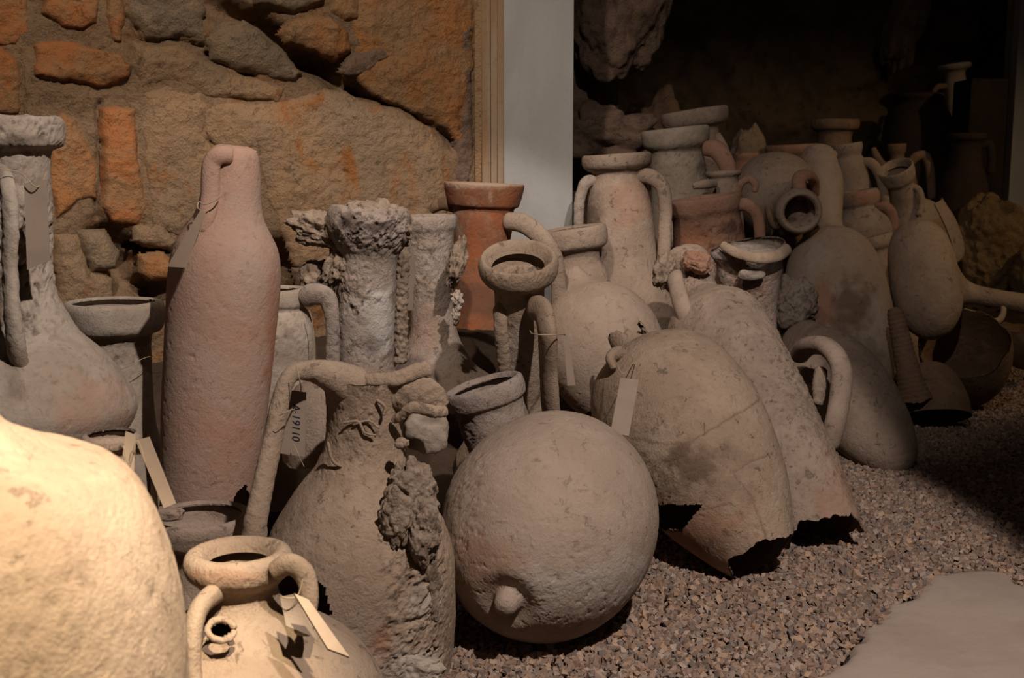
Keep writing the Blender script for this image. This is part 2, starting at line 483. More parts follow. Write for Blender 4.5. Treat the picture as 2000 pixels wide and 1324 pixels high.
M['stone_orange'] = mat('orange_stained_stone', C(.46, .20, .075), C(.40, .24, .125), C(.07, .04, .022), s1=5, s2=24, bump=.9, speck=.45, stretch=(1, 1, .5), patches=[(C(.24, .185, .13), 4, .56, .7)], bscale=.7, dist=.02)
M['stone_grey'] = mat('grey_stone', C(.34, .245, .16), C(.27, .20, .14), C(.05, .035, .025), s1=8, s2=26, bump=.9, speck=.5, bscale=.7, dist=.02)
M['ochre'] = mat('ochre_concretion', C(.26, .17, .08), C(.20, .13, .065), C(.04, .026, .016), bump=1, dist=.02, bscale=.6)
M['rock'] = mat('pinkish_rock', C(.30, .20, .145), C(.24, .16, .12), C(.05, .03, .022), s1=9, s2=24, bump=1.0, speck=.55, patches=[(C(.26, .15, .06), 7, .58, .7)], bscale=.7, dist=.02)
M['backwall'] = mat('dark_brown_rock', C(.13, .09, .06), C(.09, .068, .05), C(.03, .02, .015), s1=3, s2=12, bump=.8, bscale=.4, dist=.012)  # plain dark brown tone for the recess rock
M['plaster'] = mat('old_plaster', C(.31, .235, .17), C(.27, .17, .10), C(.09, .06, .04), s1=10, bump=.35, stretch=(1, 1, .12), speck=.3)
M['concrete'] = mat('pale_concrete', C(.34, .335, .33), C(.30, .295, .285), C(.20, .17, .14), s1=5, s2=60, bump=.18, speck=.2, stretch=(1, 1, .3))
M['earth'] = mat('dark_earth', C(.075, .05, .035), C(.06, .04, .027), C(.03, .02, .014), bump=1)
M['slab'] = mat('pale_trodden_concrete', C(.38, .305, .255), C(.335, .265, .22), C(.2, .15, .12), s1=4, s2=80, bump=.25, speck=.2)
M['card'] = mat('aged_card', C(.42, .32, .235), C(.38, .285, .21), C(.2, .14, .1), bump=.08, speck=.1)
M['cardgrey'] = mat('grey_card', C(.30, .235, .185), C(.27, .21, .165), C(.12, .08, .06), bump=.08, speck=.1)
M['string'] = mat('old_string', C(.42, .33, .22), C(.36, .27, .17), C(.2, .14, .1), bump=.1)
M['ink'] = mat('blue_black_ink', C(.02, .02, .035), C(.02, .02, .035), C(.01, .01, .02), bump=0, speck=0)
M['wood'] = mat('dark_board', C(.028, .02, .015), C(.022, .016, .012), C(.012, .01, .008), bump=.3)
# gravel: colour per pebble
def gravel_mat():
    m = bpy.data.materials.new('pinkish_gravel'); m.use_nodes = True; nt = m.node_tree; nd = nt.nodes; ln = nt.links
    bs = nd['Principled BSDF']; bs.inputs['Roughness'].default_value = .9; bs.inputs['Specular IOR Level'].default_value = .2
    a = nd.new('ShaderNodeAttribute'); a.attribute_name = 'tint'
    n = nd.new('ShaderNodeTexNoise'); n.inputs['Scale'].default_value = 300
    g = nd.new('ShaderNodeNewGeometry'); ln.new(g.outputs['Position'], n.inputs['Vector'])
    mx = nd.new('ShaderNodeMix'); mx.data_type = 'RGBA'; mx.blend_type = 'MULTIPLY'; mx.inputs[0].default_value = .5
    ln.new(a.outputs['Color'], mx.inputs[6]); ln.new(n.outputs['Fac'], mx.inputs[7])
    ln.new(mx.outputs[2], bs.inputs['Base Color'])
    return m
M['gravel'] = gravel_mat()

# ------------------------------------------------------------------ the setting
def structure(o, label=None):
    o['kind'] = 'structure'
    if label: o['label'] = label
    return o
LX = [-3, -.2, .72, 1.5, 2.1, 2.4, 3.2]; LY = [2.55, 2.72, 3.25, 4.3, 5.4, 5.9, 7.2]
def bank(X, Y):
    yf = np.interp(X, LX, LY)
    d = (Y-yf)*.75
    return .26*sstep(.25, .8, d) + .22*sstep(.8, 1.7, d) + .25*sstep(1.7, 3.0, d)
def grid_mesh(us, vs, fn):
    U, Vv = np.meshgrid(us, vs, indexing='ij'); P = fn(U, Vv); nu, nv = len(us), len(vs)
    I = np.arange(nu-1)[:, None]; J = np.arange(nv-1)
    F = np.stack([I*nv+J, (I+1)*nv+J, (I+1)*nv+J+1, I*nv+J+1], -1).reshape(-1, 4)
    return P.reshape(-1, 3), F
def floor_fn(U, Vv):
    z = bank(U, Vv) + .006*fbm(np.stack([U*4, Vv*4, U*0], -1), 4, 3) + .012*sstep(.02, .2, bank(U, Vv))*fbm(np.stack([U*18, Vv*18, U*0], -1), 4, 5)
    return np.stack([U, Vv, z-.012], -1)
Vf, Ff = grid_mesh(np.linspace(-4, 7, 280), np.linspace(-1.5, 10.5, 300), floor_fn)
FLOOR = structure(mk('floor', Vf, Ff, M['earth']), 'dark earth and pinkish gravel floor banked up behind the front row of amphorae')
FLOOR['kind'] = 'structure'

SLAB = [(1560, 1420), (1600, 1330), (1648, 1290), (1700, 1230), (1742, 1185), (1790, 1165), (1830, 1128), (1880, 1120), (1950, 1119), (2010, 1150), (2090, 1150), (2250, 1240), (2250, 1440)]
def on_floor(px, py, z=0.0):
    d = RT*((px-1000)/CF) + UP*((662-py)/CF) + FW
    return CAMP + d*((z-CH)/d[2])
slab_w = [tuple(on_floor(x, y)[:2]) for x, y in SLAB]
def patch(name, poly, m, parent, to_world, hmax, cell=.006, soft=.02, nz=.006, nfreq=9, seed=1, rag=.006, sink=.02, attrs=None, tilt=(0, 0)):
    """relief piece over a polygon of a surface; border sunk into the surface behind"""
    poly = [tuple(p) for p in poly]
    a = np.array(poly); lo = a.min(0)-.02; hi = a.max(0)+.02
    us = np.arange(lo[0], hi[0], cell); vs = np.arange(lo[1], hi[1], cell)
    U, Vv = np.meshgrid(us, vs, indexing='ij')
    Q = np.stack([U*1.0, Vv*1.0, U*0+seed*3.1], -1)
    wu = rag*fbm(Q*18, 3, seed); wv = rag*fbm(Q*18+40, 3, seed+1)
    ins = inpoly(U+wu, Vv+wv, poly); d = segdist(U+wu, Vv+wv, poly, True)*np.where(ins, 1, -1)
    ctr = a.mean(0)
    h = hmax*(1-np.exp(-np.clip(d, 0, 9)/soft)) + nz*(.7*fbm(Q*nfreq, 6, seed+2, .66) + .8*rfbm(Q*nfreq*.9, 5, seed+8))*sstep(0, soft, d) + nz*.4*fbm(Q*60, 3, seed+3, .7)
    h = h + (U-ctr[0])*tilt[0] + (Vv-ctr[1])*tilt[1]
    h = np.where(d < 0, np.maximum(-sink, d*4), h*sstep(-.0, .006, d+.003))
    P = to_world(U, Vv, h)
    nu, nv = len(us), len(vs)
    I = np.arange(nu-1)[:, None]; J = np.arange(nv-1)
    F = np.stack([I*nv+J, (I+1)*nv+J, (I+1)*nv+J+1, I*nv+J+1], -1)
    dm = np.minimum(np.minimum(d[:-1, :-1], d[1:, :-1]), np.minimum(d[1:, 1:], d[:-1, 1:]))
    F = F[dm > -cell*1.6].reshape(-1, 4)
    V = P.reshape(-1, 3); used = np.unique(F); mp = np.full(len(V), -1); mp[used] = np.arange(len(used))
    return mk(name, V[used], mp[F], m, parent, origin=parent_world(parent) if parent is not None else None)
sl = patch('slab', slab_w, M['slab'], FLOOR, lambda U, Vv, h: np.stack([U, Vv, h], -1), .012, cell=.01, soft=.012, nz=.0015, rag=.03, seed=5, sink=.015)
sl['label'] = 'pale trodden concrete patch in the gravel'

def make_gravel():
    rng = np.random.default_rng(4)
    sp = .0125
    gx, gy = np.meshgrid(np.arange(-.6, 3.9, sp), np.arange(2.3, 8.0, sp))
    X = gx.ravel() + rng.uniform(-.5, .5, gx.size)*sp; Y = gy.ravel() + rng.uniform(-.5, .5, gx.size)*sp
    yf = np.interp(X, LX, LY)
    P = np.stack([X, Y, X*0], -1); q, z = proj(P)
    k = (q[:, 0] < 2060) & (q[:, 0] > 830) & (q[:, 1] < 1360) & (Y < yf+.5) & ((Y < 5) | (rng.random(len(X)) < .7))
    wu = .02*fbm(P*14, 2, 9)
    ins = inpoly(X+wu, Y-wu, slab_w); k &= ~(ins & (segdist(X+wu, Y-wu, slab_w, True) > .006))
    X, Y = X[k], Y[k]; P = np.stack([X, Y, bank(X, Y)], -1); q = q[k]
    n = len(X)
    cube = np.array([[x, y, z] for x in (-1, 1) for y in (-1, 1) for z in (-1, 1)], float)*.62
    CF_ = np.array([[0, 1, 3, 2], [4, 6, 7, 5], [0, 4, 5, 1], [2, 3, 7, 6], [0, 2, 6, 4], [1, 5, 7, 3]])
    size = rng.uniform(.0068, .0118, n)*np.where(rng.random(n) < .04, 1.5, 1)
    pal = np.array([[.36, .255, .20], [.31, .215, .165], [.28, .215, .18], [.40, .31, .25], [.25, .17, .13], [.34, .22, .16], [.22, .175, .155], [.43, .29, .20]])
    tint = pal[rng.integers(0, len(pal), n)]*rng.uniform(.95, 1.35, (n, 1))
    def rot(k_):
        A = rng.normal(size=(k_, 3, 3)); Qm, _ = np.linalg.qr(A); return Qm
    vis = (q[:, 1] < 1322) & (q[:, 0] > 905) & (q[:, 0] < 1990)
    cand = np.where(vis)[0]; score = q[cand, 1] + size[cand]*9000; near = cand[np.argsort(-score)[:300]]
    isn = np.zeros(n, bool); isn[near] = True
    rest = np.where(~isn)[0]; nr = len(rest)
    shp = cube[None]*(1+.45*rng.uniform(-1, 1, (nr, 8, 3))); shp = shp*rng.uniform(.65, 1.25, (nr, 1, 3))
    R = rot(nr); V = np.einsum('nij,nkj->nki', R, shp)*size[rest][:, None, None]
    lift = rng.uniform(-.35, .75, nr)*size[rest]
    V = V + P[rest][:, None]; V[..., 2] += lift[:, None]
    F = (CF_[None] + 8*np.arange(nr)[:, None, None]).reshape(-1, 4)
    g = mk('gravel', V.reshape(-1, 3), F, M['gravel'], FLOOR, attrs={'tint': np.repeat(tint[rest], 8, 0)}, smooth=False)
    g['kind'] = 'stuff'
    meshes = []
    for i in range(16):
        s = cube*(1+.45*rng.uniform(-1, 1, (8, 3)))*rng.uniform(.65, 1.25, (1, 3))
        o = mk('pebble', s, CF_, M['gravel'], None, attrs={'tint': np.repeat(pal[i % 8][None]*rng.uniform(1.0, 1.3), 8, 0)}, smooth=False)
        meshes.append(o)
    for j, i in enumerate(near):
        src = meshes[j % 16]
        o = src if j < 16 else src.copy()
        if j >= 16: COL.objects.link(o)
        o.parent = FLOOR
        o.location = (X[i], Y[i], P[i, 2]+rng.uniform(0, .5)*size[i]); o.scale = (size[i],)*3
        o.rotation_euler = rng.uniform(0, 6.28, 3)
make_gravel()

# left rock and brick wall: plane Y = W0 + WS*X
W0, WS = 5.1, .5
wn = np.array([WS, -1, 0])/math.hypot(WS, 1)
def atw(px, py):
    d = RT*((px-1000)/CF) + UP*((662-py)/CF) + FW
    return CAMP + d*(W0/(d[1]-WS*d[0]))
def wall_world(U, Vv, h): return np.stack([U, W0+WS*U, Vv], -1) + h[..., None]*wn
CREV = [([(380, -30), (430, 15), (485, 45), (540, 85), (600, 120), (660, 155), (710, 178)], 26, .13),
        ([(540, 70), (600, 100), (650, 118)], 24, .12),
        ([(700, 175), (770, 205), (850, 240), (885, 290)], 7, .06),
        ([(240, 25), (275, 75), (305, 82), (345, 75), (400, 95)], 4, .03),
        ([(405, 110), (450, 128), (500, 145)], 5, .05),
        ([(205, 470), (240, 500), (250, 560), (300, 570)], 34, .16),
        ([(265, 480), (320, 480)], 10, .1), ([(540, 500), (570, 530), (560, 600)], 26, .15),
        ([(415, 180), (480, 192), (540, 190)], 7, .03), ([(630, 235), (700, 225), (760, 200)], 3, .02),
        ([(195, 200), (190, 300), (195, 420)], 6, .035), ([(45, 130), (45, 225)], 3, .02)]
def wall_fn(U, Vv):
    P = wall_world(U, Vv, U*0)
    q, _ = proj(P); x, y = q[..., 0], q[..., 1]
    h = .035*fbm(P*2.2, 4, 2) + .014*fbm(P*11, 5, 8, .65) + .012*rfbm(P*9, 5, 4) + .005*fbm(P*55, 3, 4, .7)
    xw = x + 14*fbm(P*9, 3, 21); yw = y + 14*fbm(P*9+5, 3, 22)
    for pl, w, dp in CREV: h = h - dp*np.exp(-(segdist(xw, yw, pl)/w)**2)
    # crumbling foot of the wall
    low = sstep(430, 520, y)*(1-sstep(880, 930, x))
    h = h + low*(.06*(.5-worley(P*9, 4)) - .03)
    return wall_world(U, Vv, h)
us = np.concatenate([np.linspace(-3.8, -1.95, 20, endpoint=False), np.arange(-1.95, -.06, .0075)])
vs = np.concatenate([[-.05, .1, .3], np.arange(.42, 1.95, .0075), np.linspace(1.97, 3.4, 22)])
Vw, Fw = grid_mesh(us, vs, wall_fn)
WALL = structure(mk('wall_left', Vw, Fw[:, ::-1], M['mortar']), 'ancient wall of orange bricks, boulders and lime mortar')
STONES = [  # name, material, relief, softness, outline in photograph pixels
 ('boulder', 'stone_tan', .045, .05, [(395, 215), (430, 200), (480, 205), (560, 200), (630, 172), (668, 180), (700, 200), (770, 215), (838, 250), (868, 300), (880, 350), (872, 440), (850, 560), (700, 600), (575, 520), (545, 440), (505, 330), (430, 290), (400, 260)]),
 ('boulder', 'stone_grey', .05, .03, [(402, 72), (440, 42), (478, 42), (520, 70), (560, 108), (590, 140), (575, 160), (520, 150), (470, 138), (412, 115)]),
 ('boulder', 'stone_orange', .03, .05, [(700, -40), (920, -40), (922, 120), (915, 230), (905, 300), (885, 262), (850, 232), (790, 212), (730, 185), (690, 150), (700, 110), (690, 50)]),
 ('boulder', 'stone_tan', .025, .04, [(282, 180), (330, 168), (395, 180), (410, 215), (392, 262), (430, 300), (480, 350), (350, 460), (300, 440), (288, 330), (278, 240)]),
 ('boulder', 'stone_grey', .03, .03, [(250, -30), (372, -30), (398, 20), (400, 82), (350, 68), (305, 74), (282, 70), (252, 20)]),
 ('boulder', 'stone_tan', .03, .03, [(258, 84), (300, 92), (350, 85), (402, 118), (470, 150), (560, 168), (540, 196), (420, 190), (330, 160), (275, 175), (262, 130)]),
 ('boulder', 'stone_orange', .06, .02, [(545, 66), (565, 38), (640, 30), (680, 62), (684, 100), (655, 118), (610, 100), (560, 84)]),
 ('boulder', 'stone_grey', .06, .02, [(478, -30), (640, -30), (632, 6), (600, 18), (560, 26), (500, 10)]),
 ('boulder', 'stone_orange', .04, .02, [(650, -30), (700, -30), (700, 40), (672, 40), (645, 20)]),
 ('boulder', 'rock', .03, .015, [(690, 100), (740, 92), (760, 110), (720, 140), (680, 150), (662, 138)]),
 ('brick', 'brick', .045, .012, [(66, 84), (110, 78), (160, 88), (235, 108), (252, 132), (248, 155), (190, 170), (150, 162), (100, 160), (66, 150), (72, 120)]),
 ('brick', 'brick', .045, .016, [(198, 208), (262, 212), (268, 280), (280, 350), (284, 405), (268, 438), (225, 432), (202, 405), (205, 330), (196, 270)]),
 ('brick', 'brick', .035, .012, [(85, -20), (195, -20), (192, 45), (165, 58), (120, 52), (82, 26)]),
 ('brick', 'brick', .03, .012, [(208, -20), (240, -20), (240, 40), (238, 84), (222, 78), (206, 30)]),
 ('brick', 'brick', .03, .014, [(-60, 95), (0, 92), (34, 120), (42, 160), (42, 222), (-60, 230)]),
 ('brick', 'brick', .025, .012, [(-60, -30), (50, -30), (58, 60), (30, 86), (-60, 84)]),
 ('brick', 'stone_orange', .028, .02, [(112, 222), (150, 232), (168, 280), (186, 330), (188, 385), (150, 392), (112, 430), (98, 380), (100, 290)]),
 ('stone', 'stone_tan', .05, .02, [(262, 442), (318, 440), (345, 470), (335, 490), (280, 480), (262, 470)]),
 ('stone', 'stone_grey', .05, .02, [(152, 452), (205, 452), (232, 490), (228, 520), (180, 530), (165, 490)]),
 ('stone', 'stone_tan', .04, .03, [(105, 455), (150, 462), (175, 530), (215, 545), (218, 610), (110, 610)]),
 ('stone', 'stone_orange', .05, .02, [(272, 500), (320, 495), (345, 520), (340, 545), (290, 548), (274, 530)]),
 ('stone', 'rock', .06, .025, [(575, 525), (625, 512), (655, 530), (648, 575), (590, 580)]),
 ('stone', 'rock', .02, .02, [(885, 60), (920, 50), (924, 330), (905, 380), (890, 340), (893, 200)]),
]
for i, (nm, mt, hm, so, pl) in enumerate(STONES):
    uv = []
    for (x, y) in pl:
        p = atw(x, y); uv.append((p[0], p[2]))
    patch(nm, uv, M[mt], WALL, lambda U, Vv, h: wall_world(U, Vv, h+.006+.035*fbm(wall_world(U, Vv, U*0)*2.2, 4, 2)), hm*.62, cell=.006, soft=so*.7, nz=.017, nfreq=7, seed=30+i, rag=.012, sink=.045)

def box(name, lo, hi, m, parent=None, bev=.004, wob=.0):
    bm = bmesh.new(); bmesh.ops.create_cube(bm, size=1)
    lo = Vector(lo); hi = Vector(hi); c = (lo+hi)/2; s = hi-lo
    for v in bm.verts: v.co = Vector((v.co.x*s.x, v.co.y*s.y, v.co.z*s.z))
    bmesh.ops.bevel(bm, geom=bm.edges[:], offset=bev, segments=2, affect='EDGES', profile=.7)
    me = bpy.data.meshes.new(name); bm.to_mesh(me); bm.free(); me.materials.append(m)
    o = bpy.data.objects.new(name, me); COL.objects.link(o); o.location = c
    if parent is not None:
        o.parent = parent; o.location = c - Vector(parent_world(parent))
    return o
# concrete pier and the weathered plaster jamb on its left
YP = 4.95
xl, xr = at(984, 200, 3.84)[0], at(1119, 200, 3.84)[0]
structure(box('wall_pier', (xl, YP, 0), (xr, YP+.5, 3.4), M['concrete'], bev=.005), 'pale grey concrete pier between the brick wall and the dark recess')
jx = [at(p, 200, 3.84)[0] for p in (927, 941, 944, 958, 961, 972, 974, 985)]
for k, (a_, b_, yy, mt) in enumerate([(jx[0], jx[1]+.002, 5.00, 'stone_tan'), (jx[1], jx[3], 4.975, 'plaster'), (jx[3]+.001, jx[5], 4.99, 'plaster'), (jx[5], jx[7]-.001, 4.968, 'plaster')]):
    structure(box('trim_%d' % (k+1), (a_, yy, 0), (b_, yy+.3, 3.4), M[mt], bev=.004))

# the recess on the right: rough back wall, hanging rock, fallen boulders
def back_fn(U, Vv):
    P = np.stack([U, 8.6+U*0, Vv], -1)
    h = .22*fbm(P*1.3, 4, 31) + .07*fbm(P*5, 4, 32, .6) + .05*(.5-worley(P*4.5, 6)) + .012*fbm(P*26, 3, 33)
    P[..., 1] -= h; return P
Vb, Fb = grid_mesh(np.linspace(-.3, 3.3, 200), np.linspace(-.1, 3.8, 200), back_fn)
WB = structure(mk('wall_back', Vb, Fb, M['backwall']), 'dark rough rock wall at the back of the recess')
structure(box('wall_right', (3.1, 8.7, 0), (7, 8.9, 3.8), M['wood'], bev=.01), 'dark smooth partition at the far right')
x0, x1 = at(1969, 60, 6.1)[0], at(1979, 60, 6.1)[0]; yq = at(1969, 60, 6.1)[1]
structure(box('trim_5', (x0, yq, .4), (x1, yq+.03, 3.4), M['plaster'], bev=.002), 'narrow pale upright strip beside the dark partition')
x0 = at(1990, 60, 6.0)[0]
structure(box('wall_panel', (x0, 7.9, .4), (x0+1, 8.0, 3.4), M['concrete'], bev=.004), 'pale panel at the far right edge')

def side_fn(U, Vv):     # rock behind and beside the pier
    P = np.stack([U, 6.0+.5*(U-.1)+U*0, Vv], -1)
    h = .12*fbm(P*2, 4, 41) + .05*fbm(P*9, 4, 42, .6)
    P[..., 1] -= h; return P
Vb, Fb = grid_mesh(np.linspace(-.4, .55, 60), np.linspace(-.1, 3.4, 160), side_fn)
WSD = structure(mk('wall_side', Vb, Fb, M['rock']), 'low rough rock face behind the concrete pier')
def rock(px, py, Y, rx, ry, rz, label, m='rock', amp=.3, facet=.35, sub=5, name='boulder', freq=2.0, pit=.0, rot=0., shape=3.0, seed=None, wall=None):
    c = at(px, py, Y); s = mpp(c)
    o = blob(wall, name, c, (rx*s, rz, ry*s), M[m], sub=sub, amp=amp, freq=freq, facet=facet, pit=pit, pitf=30, rot=rot, shape=shape, seed=seed)
    if wall is not None:
        o['label'] = label; return o
    return tag(o, label, 'rock')
hang = rock(1205, -20, 4.45, 108, 195, .28, 'large pinkish rough rock hanging from above beside the concrete pier', amp=.24, facet=.2, freq=2.0, pit=.008, shape=2.6, seed=5, sub=6, name='hanging_rock', wall=WSD)
rock(1180, 268, 4.4, 112, 68, .22, 'reddish faceted boulder lying below the hanging rock, beside the pier', amp=.22, facet=.5, seed=9, pit=.002)
rock(1285, 330, 5.0, 84, 158, .2, 'dark boulder wedged under the tip of the hanging rock', amp=.3, facet=.4, m='brownclay', seed=14)
rock(1458, 370, 5.1, 36, 128, .12, 'small rough grey stone right of the two highest jar rims', amp=.2, facet=.15, m='stone_grey', seed=18, pit=.003)
rock(1770, 40, 6.5, 34, 130, .16, 'pale diagonal rock rib on the dark back wall', amp=.35, facet=.3, m='stone_grey', seed=21, rot=-.22, pit=.004, name='rock_rib', wall=WB)

# ------------------------------------------------------------------ the amphorae
def resolve(A, B):
    A = at(*A)
    B = np.array([A[0], A[1], B[1]]) if B[0] == 'z' else at(*B)
    return A, B
def pot(name, label, cat, A, B, prof, m, group=None, base=None, **kw):
    A, B = resolve(A, B)
    low = B if base is None else np.asarray(base)
    root = thing(name, low, label, cat, group)
    revolve(root, A, B, prof, M[m], **kw)
    root['ax'] = 0; del root['ax']
    return root
def handle(root, pts, rad, m, flat=.75, name='handle', **kw):
    P = P3(*pts); s = mpp(P[0]); rad = np.atleast_1d(np.array(rad, float))*s
    return tube(root, name, P, rad, M[m], flat=flat, **kw)
def loopstring(root, pts, r=.0011, m='string', name='string'):
    return tube(root, name, P3(*pts), r, M[m], n=7, k=40, amp=.0004, freq=60)

# 1 foreground
pot('amphora', 'huge brightly lit pale amphora shoulder filling the bottom left corner', 'amphora', (-125, 640, 1.32), ('z', .02),
    [(600, 92, 'neck'), (700, 84), (790, 92), (832, 112), (860, 160, 'body'), (884, 215), (905, 275), (938, 330), (1000, 372), (1060, 395), (1150, 416), (1280, 426), (1450, 415), (1700, 330), (2000, 210), (2300, 60)],
    'tan', n=200, nt=170, th=.012, amp=.004, freq=9, fine=.0012, dents=[(330, 1150, 60, 200, .003)], rough=[(140, 1180, 60, 90, .0022), (30, 1130, 60, 90, .002)])

# 2 tall encrusted neck on the left
r = pot('amphora_neck', 'tall crusted amphora neck with thick flat rim and broken shoulder at left edge', 'amphora', (25, 236, 2.3), ('z', .60),
    [(228, 60, 'rim'), (228, 86), (234, 93), (262, 94), (284, 90), (291, 76), (298, 68, 'neck'), (400, 64), (480, 62), (560, 60), (610, 78), (650, 98), (700, 148, 'shoulder'), (750, 184), (795, 200), (835, 186), (868, 152)],
    'lime', n=170, nt=190, jag_bot=.03, amp=.004, rough=[(50, 260, 110, 50, .005), (30, 540, 100, 170, .006), (60, 420, 80, 110, .004), (190, 740, 150, 60, .0012)],
    stain=[(30, 275, 70, 12, .7), (10, 600, 40, 80, .6), (30, 700, 25, 60, .6)], red=[(180, 790, 90, 60, .25)], th=.012)  # shade on the rim's underside painted as a dark line
handle(r, [(-5, 330, 2.22), (14, 360, 2.16), (20, 430, 2.15), (20, 520, 2.155), (24, 610, 2.15), (34, 690, 2.17), (44, 730, 2.2)], [17, 19, 19, 18, 19, 22, 18], 'lime', rough=.004)
t = thing('paper_tag', at(68, 440, 2.18), 'long grey blank tag hanging on the crusted neck at the left edge', 'tag')
card(t, 'card', P3((47, 358, 2.165), (91, 350, 2.175), (98, 508, 2.185), (53, 527, 2.175)), M['cardgrey'])
loopstring(t, [(0, 330, 2.14), (40, 338, 2.15), (70, 365, 2.16), (92, 335, 2.22)])

# the hidden jar that carries it, with its handle arch and a slat
r = pot('jar', 'pale small jar neck with a round handle behind the bright foreground amphora', 'jar', (218, 850, 2.02), ('z', .02),
    [(845, 46, 'rim'), (850, 56), (868, 56), (876, 44, 'neck'), (960, 42), (1010, 52, 'body'), (1070, 70), (1150, 80), (1300, 70), (1420, 40)], 'dusty', n=90, nt=110)
handle(r, [(248, 880, 2.02), (285, 880, 2.02), (302, 915, 2.02), (303, 975, 2.02), (290, 1030, 2.02)], 10, 'dusty')
t = thing('wooden_slat', at(305, 920, 2.2), 'pale narrow wooden slat leaning beside the foot of the pink bottle jar', 'slat')
card(t, 'slat', P3((266, 860, 2.0), (291, 853, 2.0), (343, 983, 1.98), (321, 992, 1.98)), M['card'], th=.006)
t = thing('wooden_slat', at(250, 900, 1.9), 'short pale slat with dangling string between bright amphora and narrow slat', 'slat')
card(t, 'slat', P3((246, 842, 1.96), (266, 850, 1.96), (262, 925, 1.95), (238, 905, 1.95)), M['card'], th=.004)
loopstring(t, [(240, 870, 1.94), (252, 905, 1.94), (268, 860, 1.94), (284, 905, 1.94)])

# 3 pink bottle
r = pot('bottle_amphora', 'tall smooth pink bottle-shaped amphora standing upright before the brick wall', 'amphora', (458, 290, 2.6), (404, 1006, 2.6),
    [(284, 10, 'neck'), (286, 32), (292, 42), (305, 48), (345, 54), (395, 60), (425, 68), (450, 82, 'body'), (480, 98), (515, 106), (560, 108), (640, 106), (720, 104), (800, 101), (880, 97), (950, 92), (1008, 86)],
    'pink', n=180, nt=230, amp=.0012, fine=.0005, jag_bot=.012, jag_top=.0, holes=[[(450, 992), (462, 962), (480, 946), (494, 972), (500, 1020), (470, 1020)]],
    white=[(490, 560, 50, 90, .14)], red=[(532, 640, 14, 130, .5), (460, 640, 70, 60, .2), (460, 880, 60, 80, .15)], th=.009)
handle(r, [(456, 304, 2.56), (430, 303, 2.55), (415, 316, 2.55), (411, 345, 2.55), (410, 385, 2.55), (405, 420, 2.545), (396, 456, 2.54)], [16, 18, 18, 18, 18, 17, 10], 'pink', flat=.7, amp=.0006)
blob(r, 'broken_lip', at(470, 296, 2.6), (.036, .03, .012), M['pink'], sub=4, amp=.4, facet=.2)
t = thing('paper_tag', at(365, 470, 2.5), 'pinkish folded card tag tied to the left shoulder of the pink bottle amphora', 'tag')
card(t, 'card', P3((392, 410, 2.49), (402, 414, 2.485), (362, 523, 2.47), (327, 521, 2.50)), M['card'])
loopstring(t, [(436, 372, 2.53), (424, 388, 2.52), (400, 399, 2.515), (388, 394, 2.53), (386, 405, 2.52), (396, 414, 2.49)], .0016)
loopstring(t, [(408, 412, 2.495), (390, 455, 2.48), (368, 512, 2.47)], .0009)

# 4 rim jar left behind bottle
r = pot('jar', 'flat-rimmed jar with limed neck between left crusted neck and pink bottle', 'jar', (222, 592, 2.68), ('z', .14),
    [(590, 78, 'rim'), (588, 88), (596, 95), (636, 92), (646, 86), (652, 72), (662, 68, 'neck'), (760, 66), (840, 70), (900, 90), (960, 105)], 'lime', n=110, nt=110, stain=[(240, 665, 90, 12, .6)], rough=[(240, 700, 60, 50, .003)], jag_bot=.02)  # rim shadow painted as a dark band on the neck
loopstring(r, [(180, 735, 2.6), (235, 722, 2.58), (280, 700, 2.6), (300, 695, 2.64)])

# 5 jar right of bottle
r = pot('jar', 'grey crusted jar neck with a loop handle just right of the pink bottle', 'jar', (532, 568, 2.86), ('z', .22),
    [(566, 50, 'rim'), (562, 60), (570, 66), (594, 66), (602, 60), (606, 66, 'neck'), (640, 78), (700, 80), (740, 80), (790, 84, 'body'), (840, 88), (920, 88), (980, 80)], 'lime', n=110, nt=120, rough=[(560, 660, 60, 60, .003)], stain=[(560, 690, 60, 40, .25)], jag_bot=.02)
handle(r, [(590, 590, 2.83), (610, 575, 2.82), (636, 580, 2.82), (648, 615, 2.82), (650, 680, 2.83), (648, 745, 2.84)], [16, 22, 20, 15, 14, 15], 'grey', rough=.003)
loopstring(r, [(604, 604, 2.79), (612, 640, 2.79), (614, 720, 2.79)])

# 6 encrusted neck with lumpy top
r = pot('amphora_neck', 'amphora neck swallowed by lumpy sea crust at its top, whitish stained wall', 'amphora', (722, 410, 2.9), (712, 800, 2.9),
    [(405, 60, 'rim'), (402, 70), (415, 80), (450, 80), (480, 66), (500, 56, 'neck'), (600, 55), (700, 56), (722, 60), (740, 74, 'shoulder'), (765, 92), (800, 96)],
    'grey', n=150, nt=170, rough=[(735, 450, 90, 60, .009), (680, 580, 60, 60, .006), (720, 700, 60, 60, .003)], amp=.006, white=[(745, 620, 35, 60, .8)], stain=[(722, 670, 20, 25, .5), (735, 442, 40, 10, .9), (690, 440, 30, 16, .8)], jag_bot=.03)
def lump(root, px, py, Y, rx, ry, m='crust', amp=.3, pit=.005, pitf=60, sub=5, rz=None, name='crust', **kw):
    c = at(px, py, Y); s = mpp(c)
    return blob(root, name, c, (rx*s, (rz or min(rx, ry))*s, ry*s), M[m], sub=sub, amp=amp, pit=pit, pitf=pitf, **kw)
lump(r, 625, 448, 2.93, 58, 34, rot=-.25, amp=.45, sub=6, pit=.006)
lump(r, 690, 500, 2.90, 42, 88, rot=-.5, amp=.4, pit=.007, sub=6)
lump(r, 740, 432, 2.90, 62, 40, amp=.4, pit=.007, rz=50, rot=-.2, sub=6)
handle(r, [(778, 455, 2.93), (788, 490, 2.92), (784, 560, 2.92), (782, 640, 2.92), (783, 712, 2.92)], [13, 13, 14, 15, 16], 'crust', rough=.009, n=36, k=110)
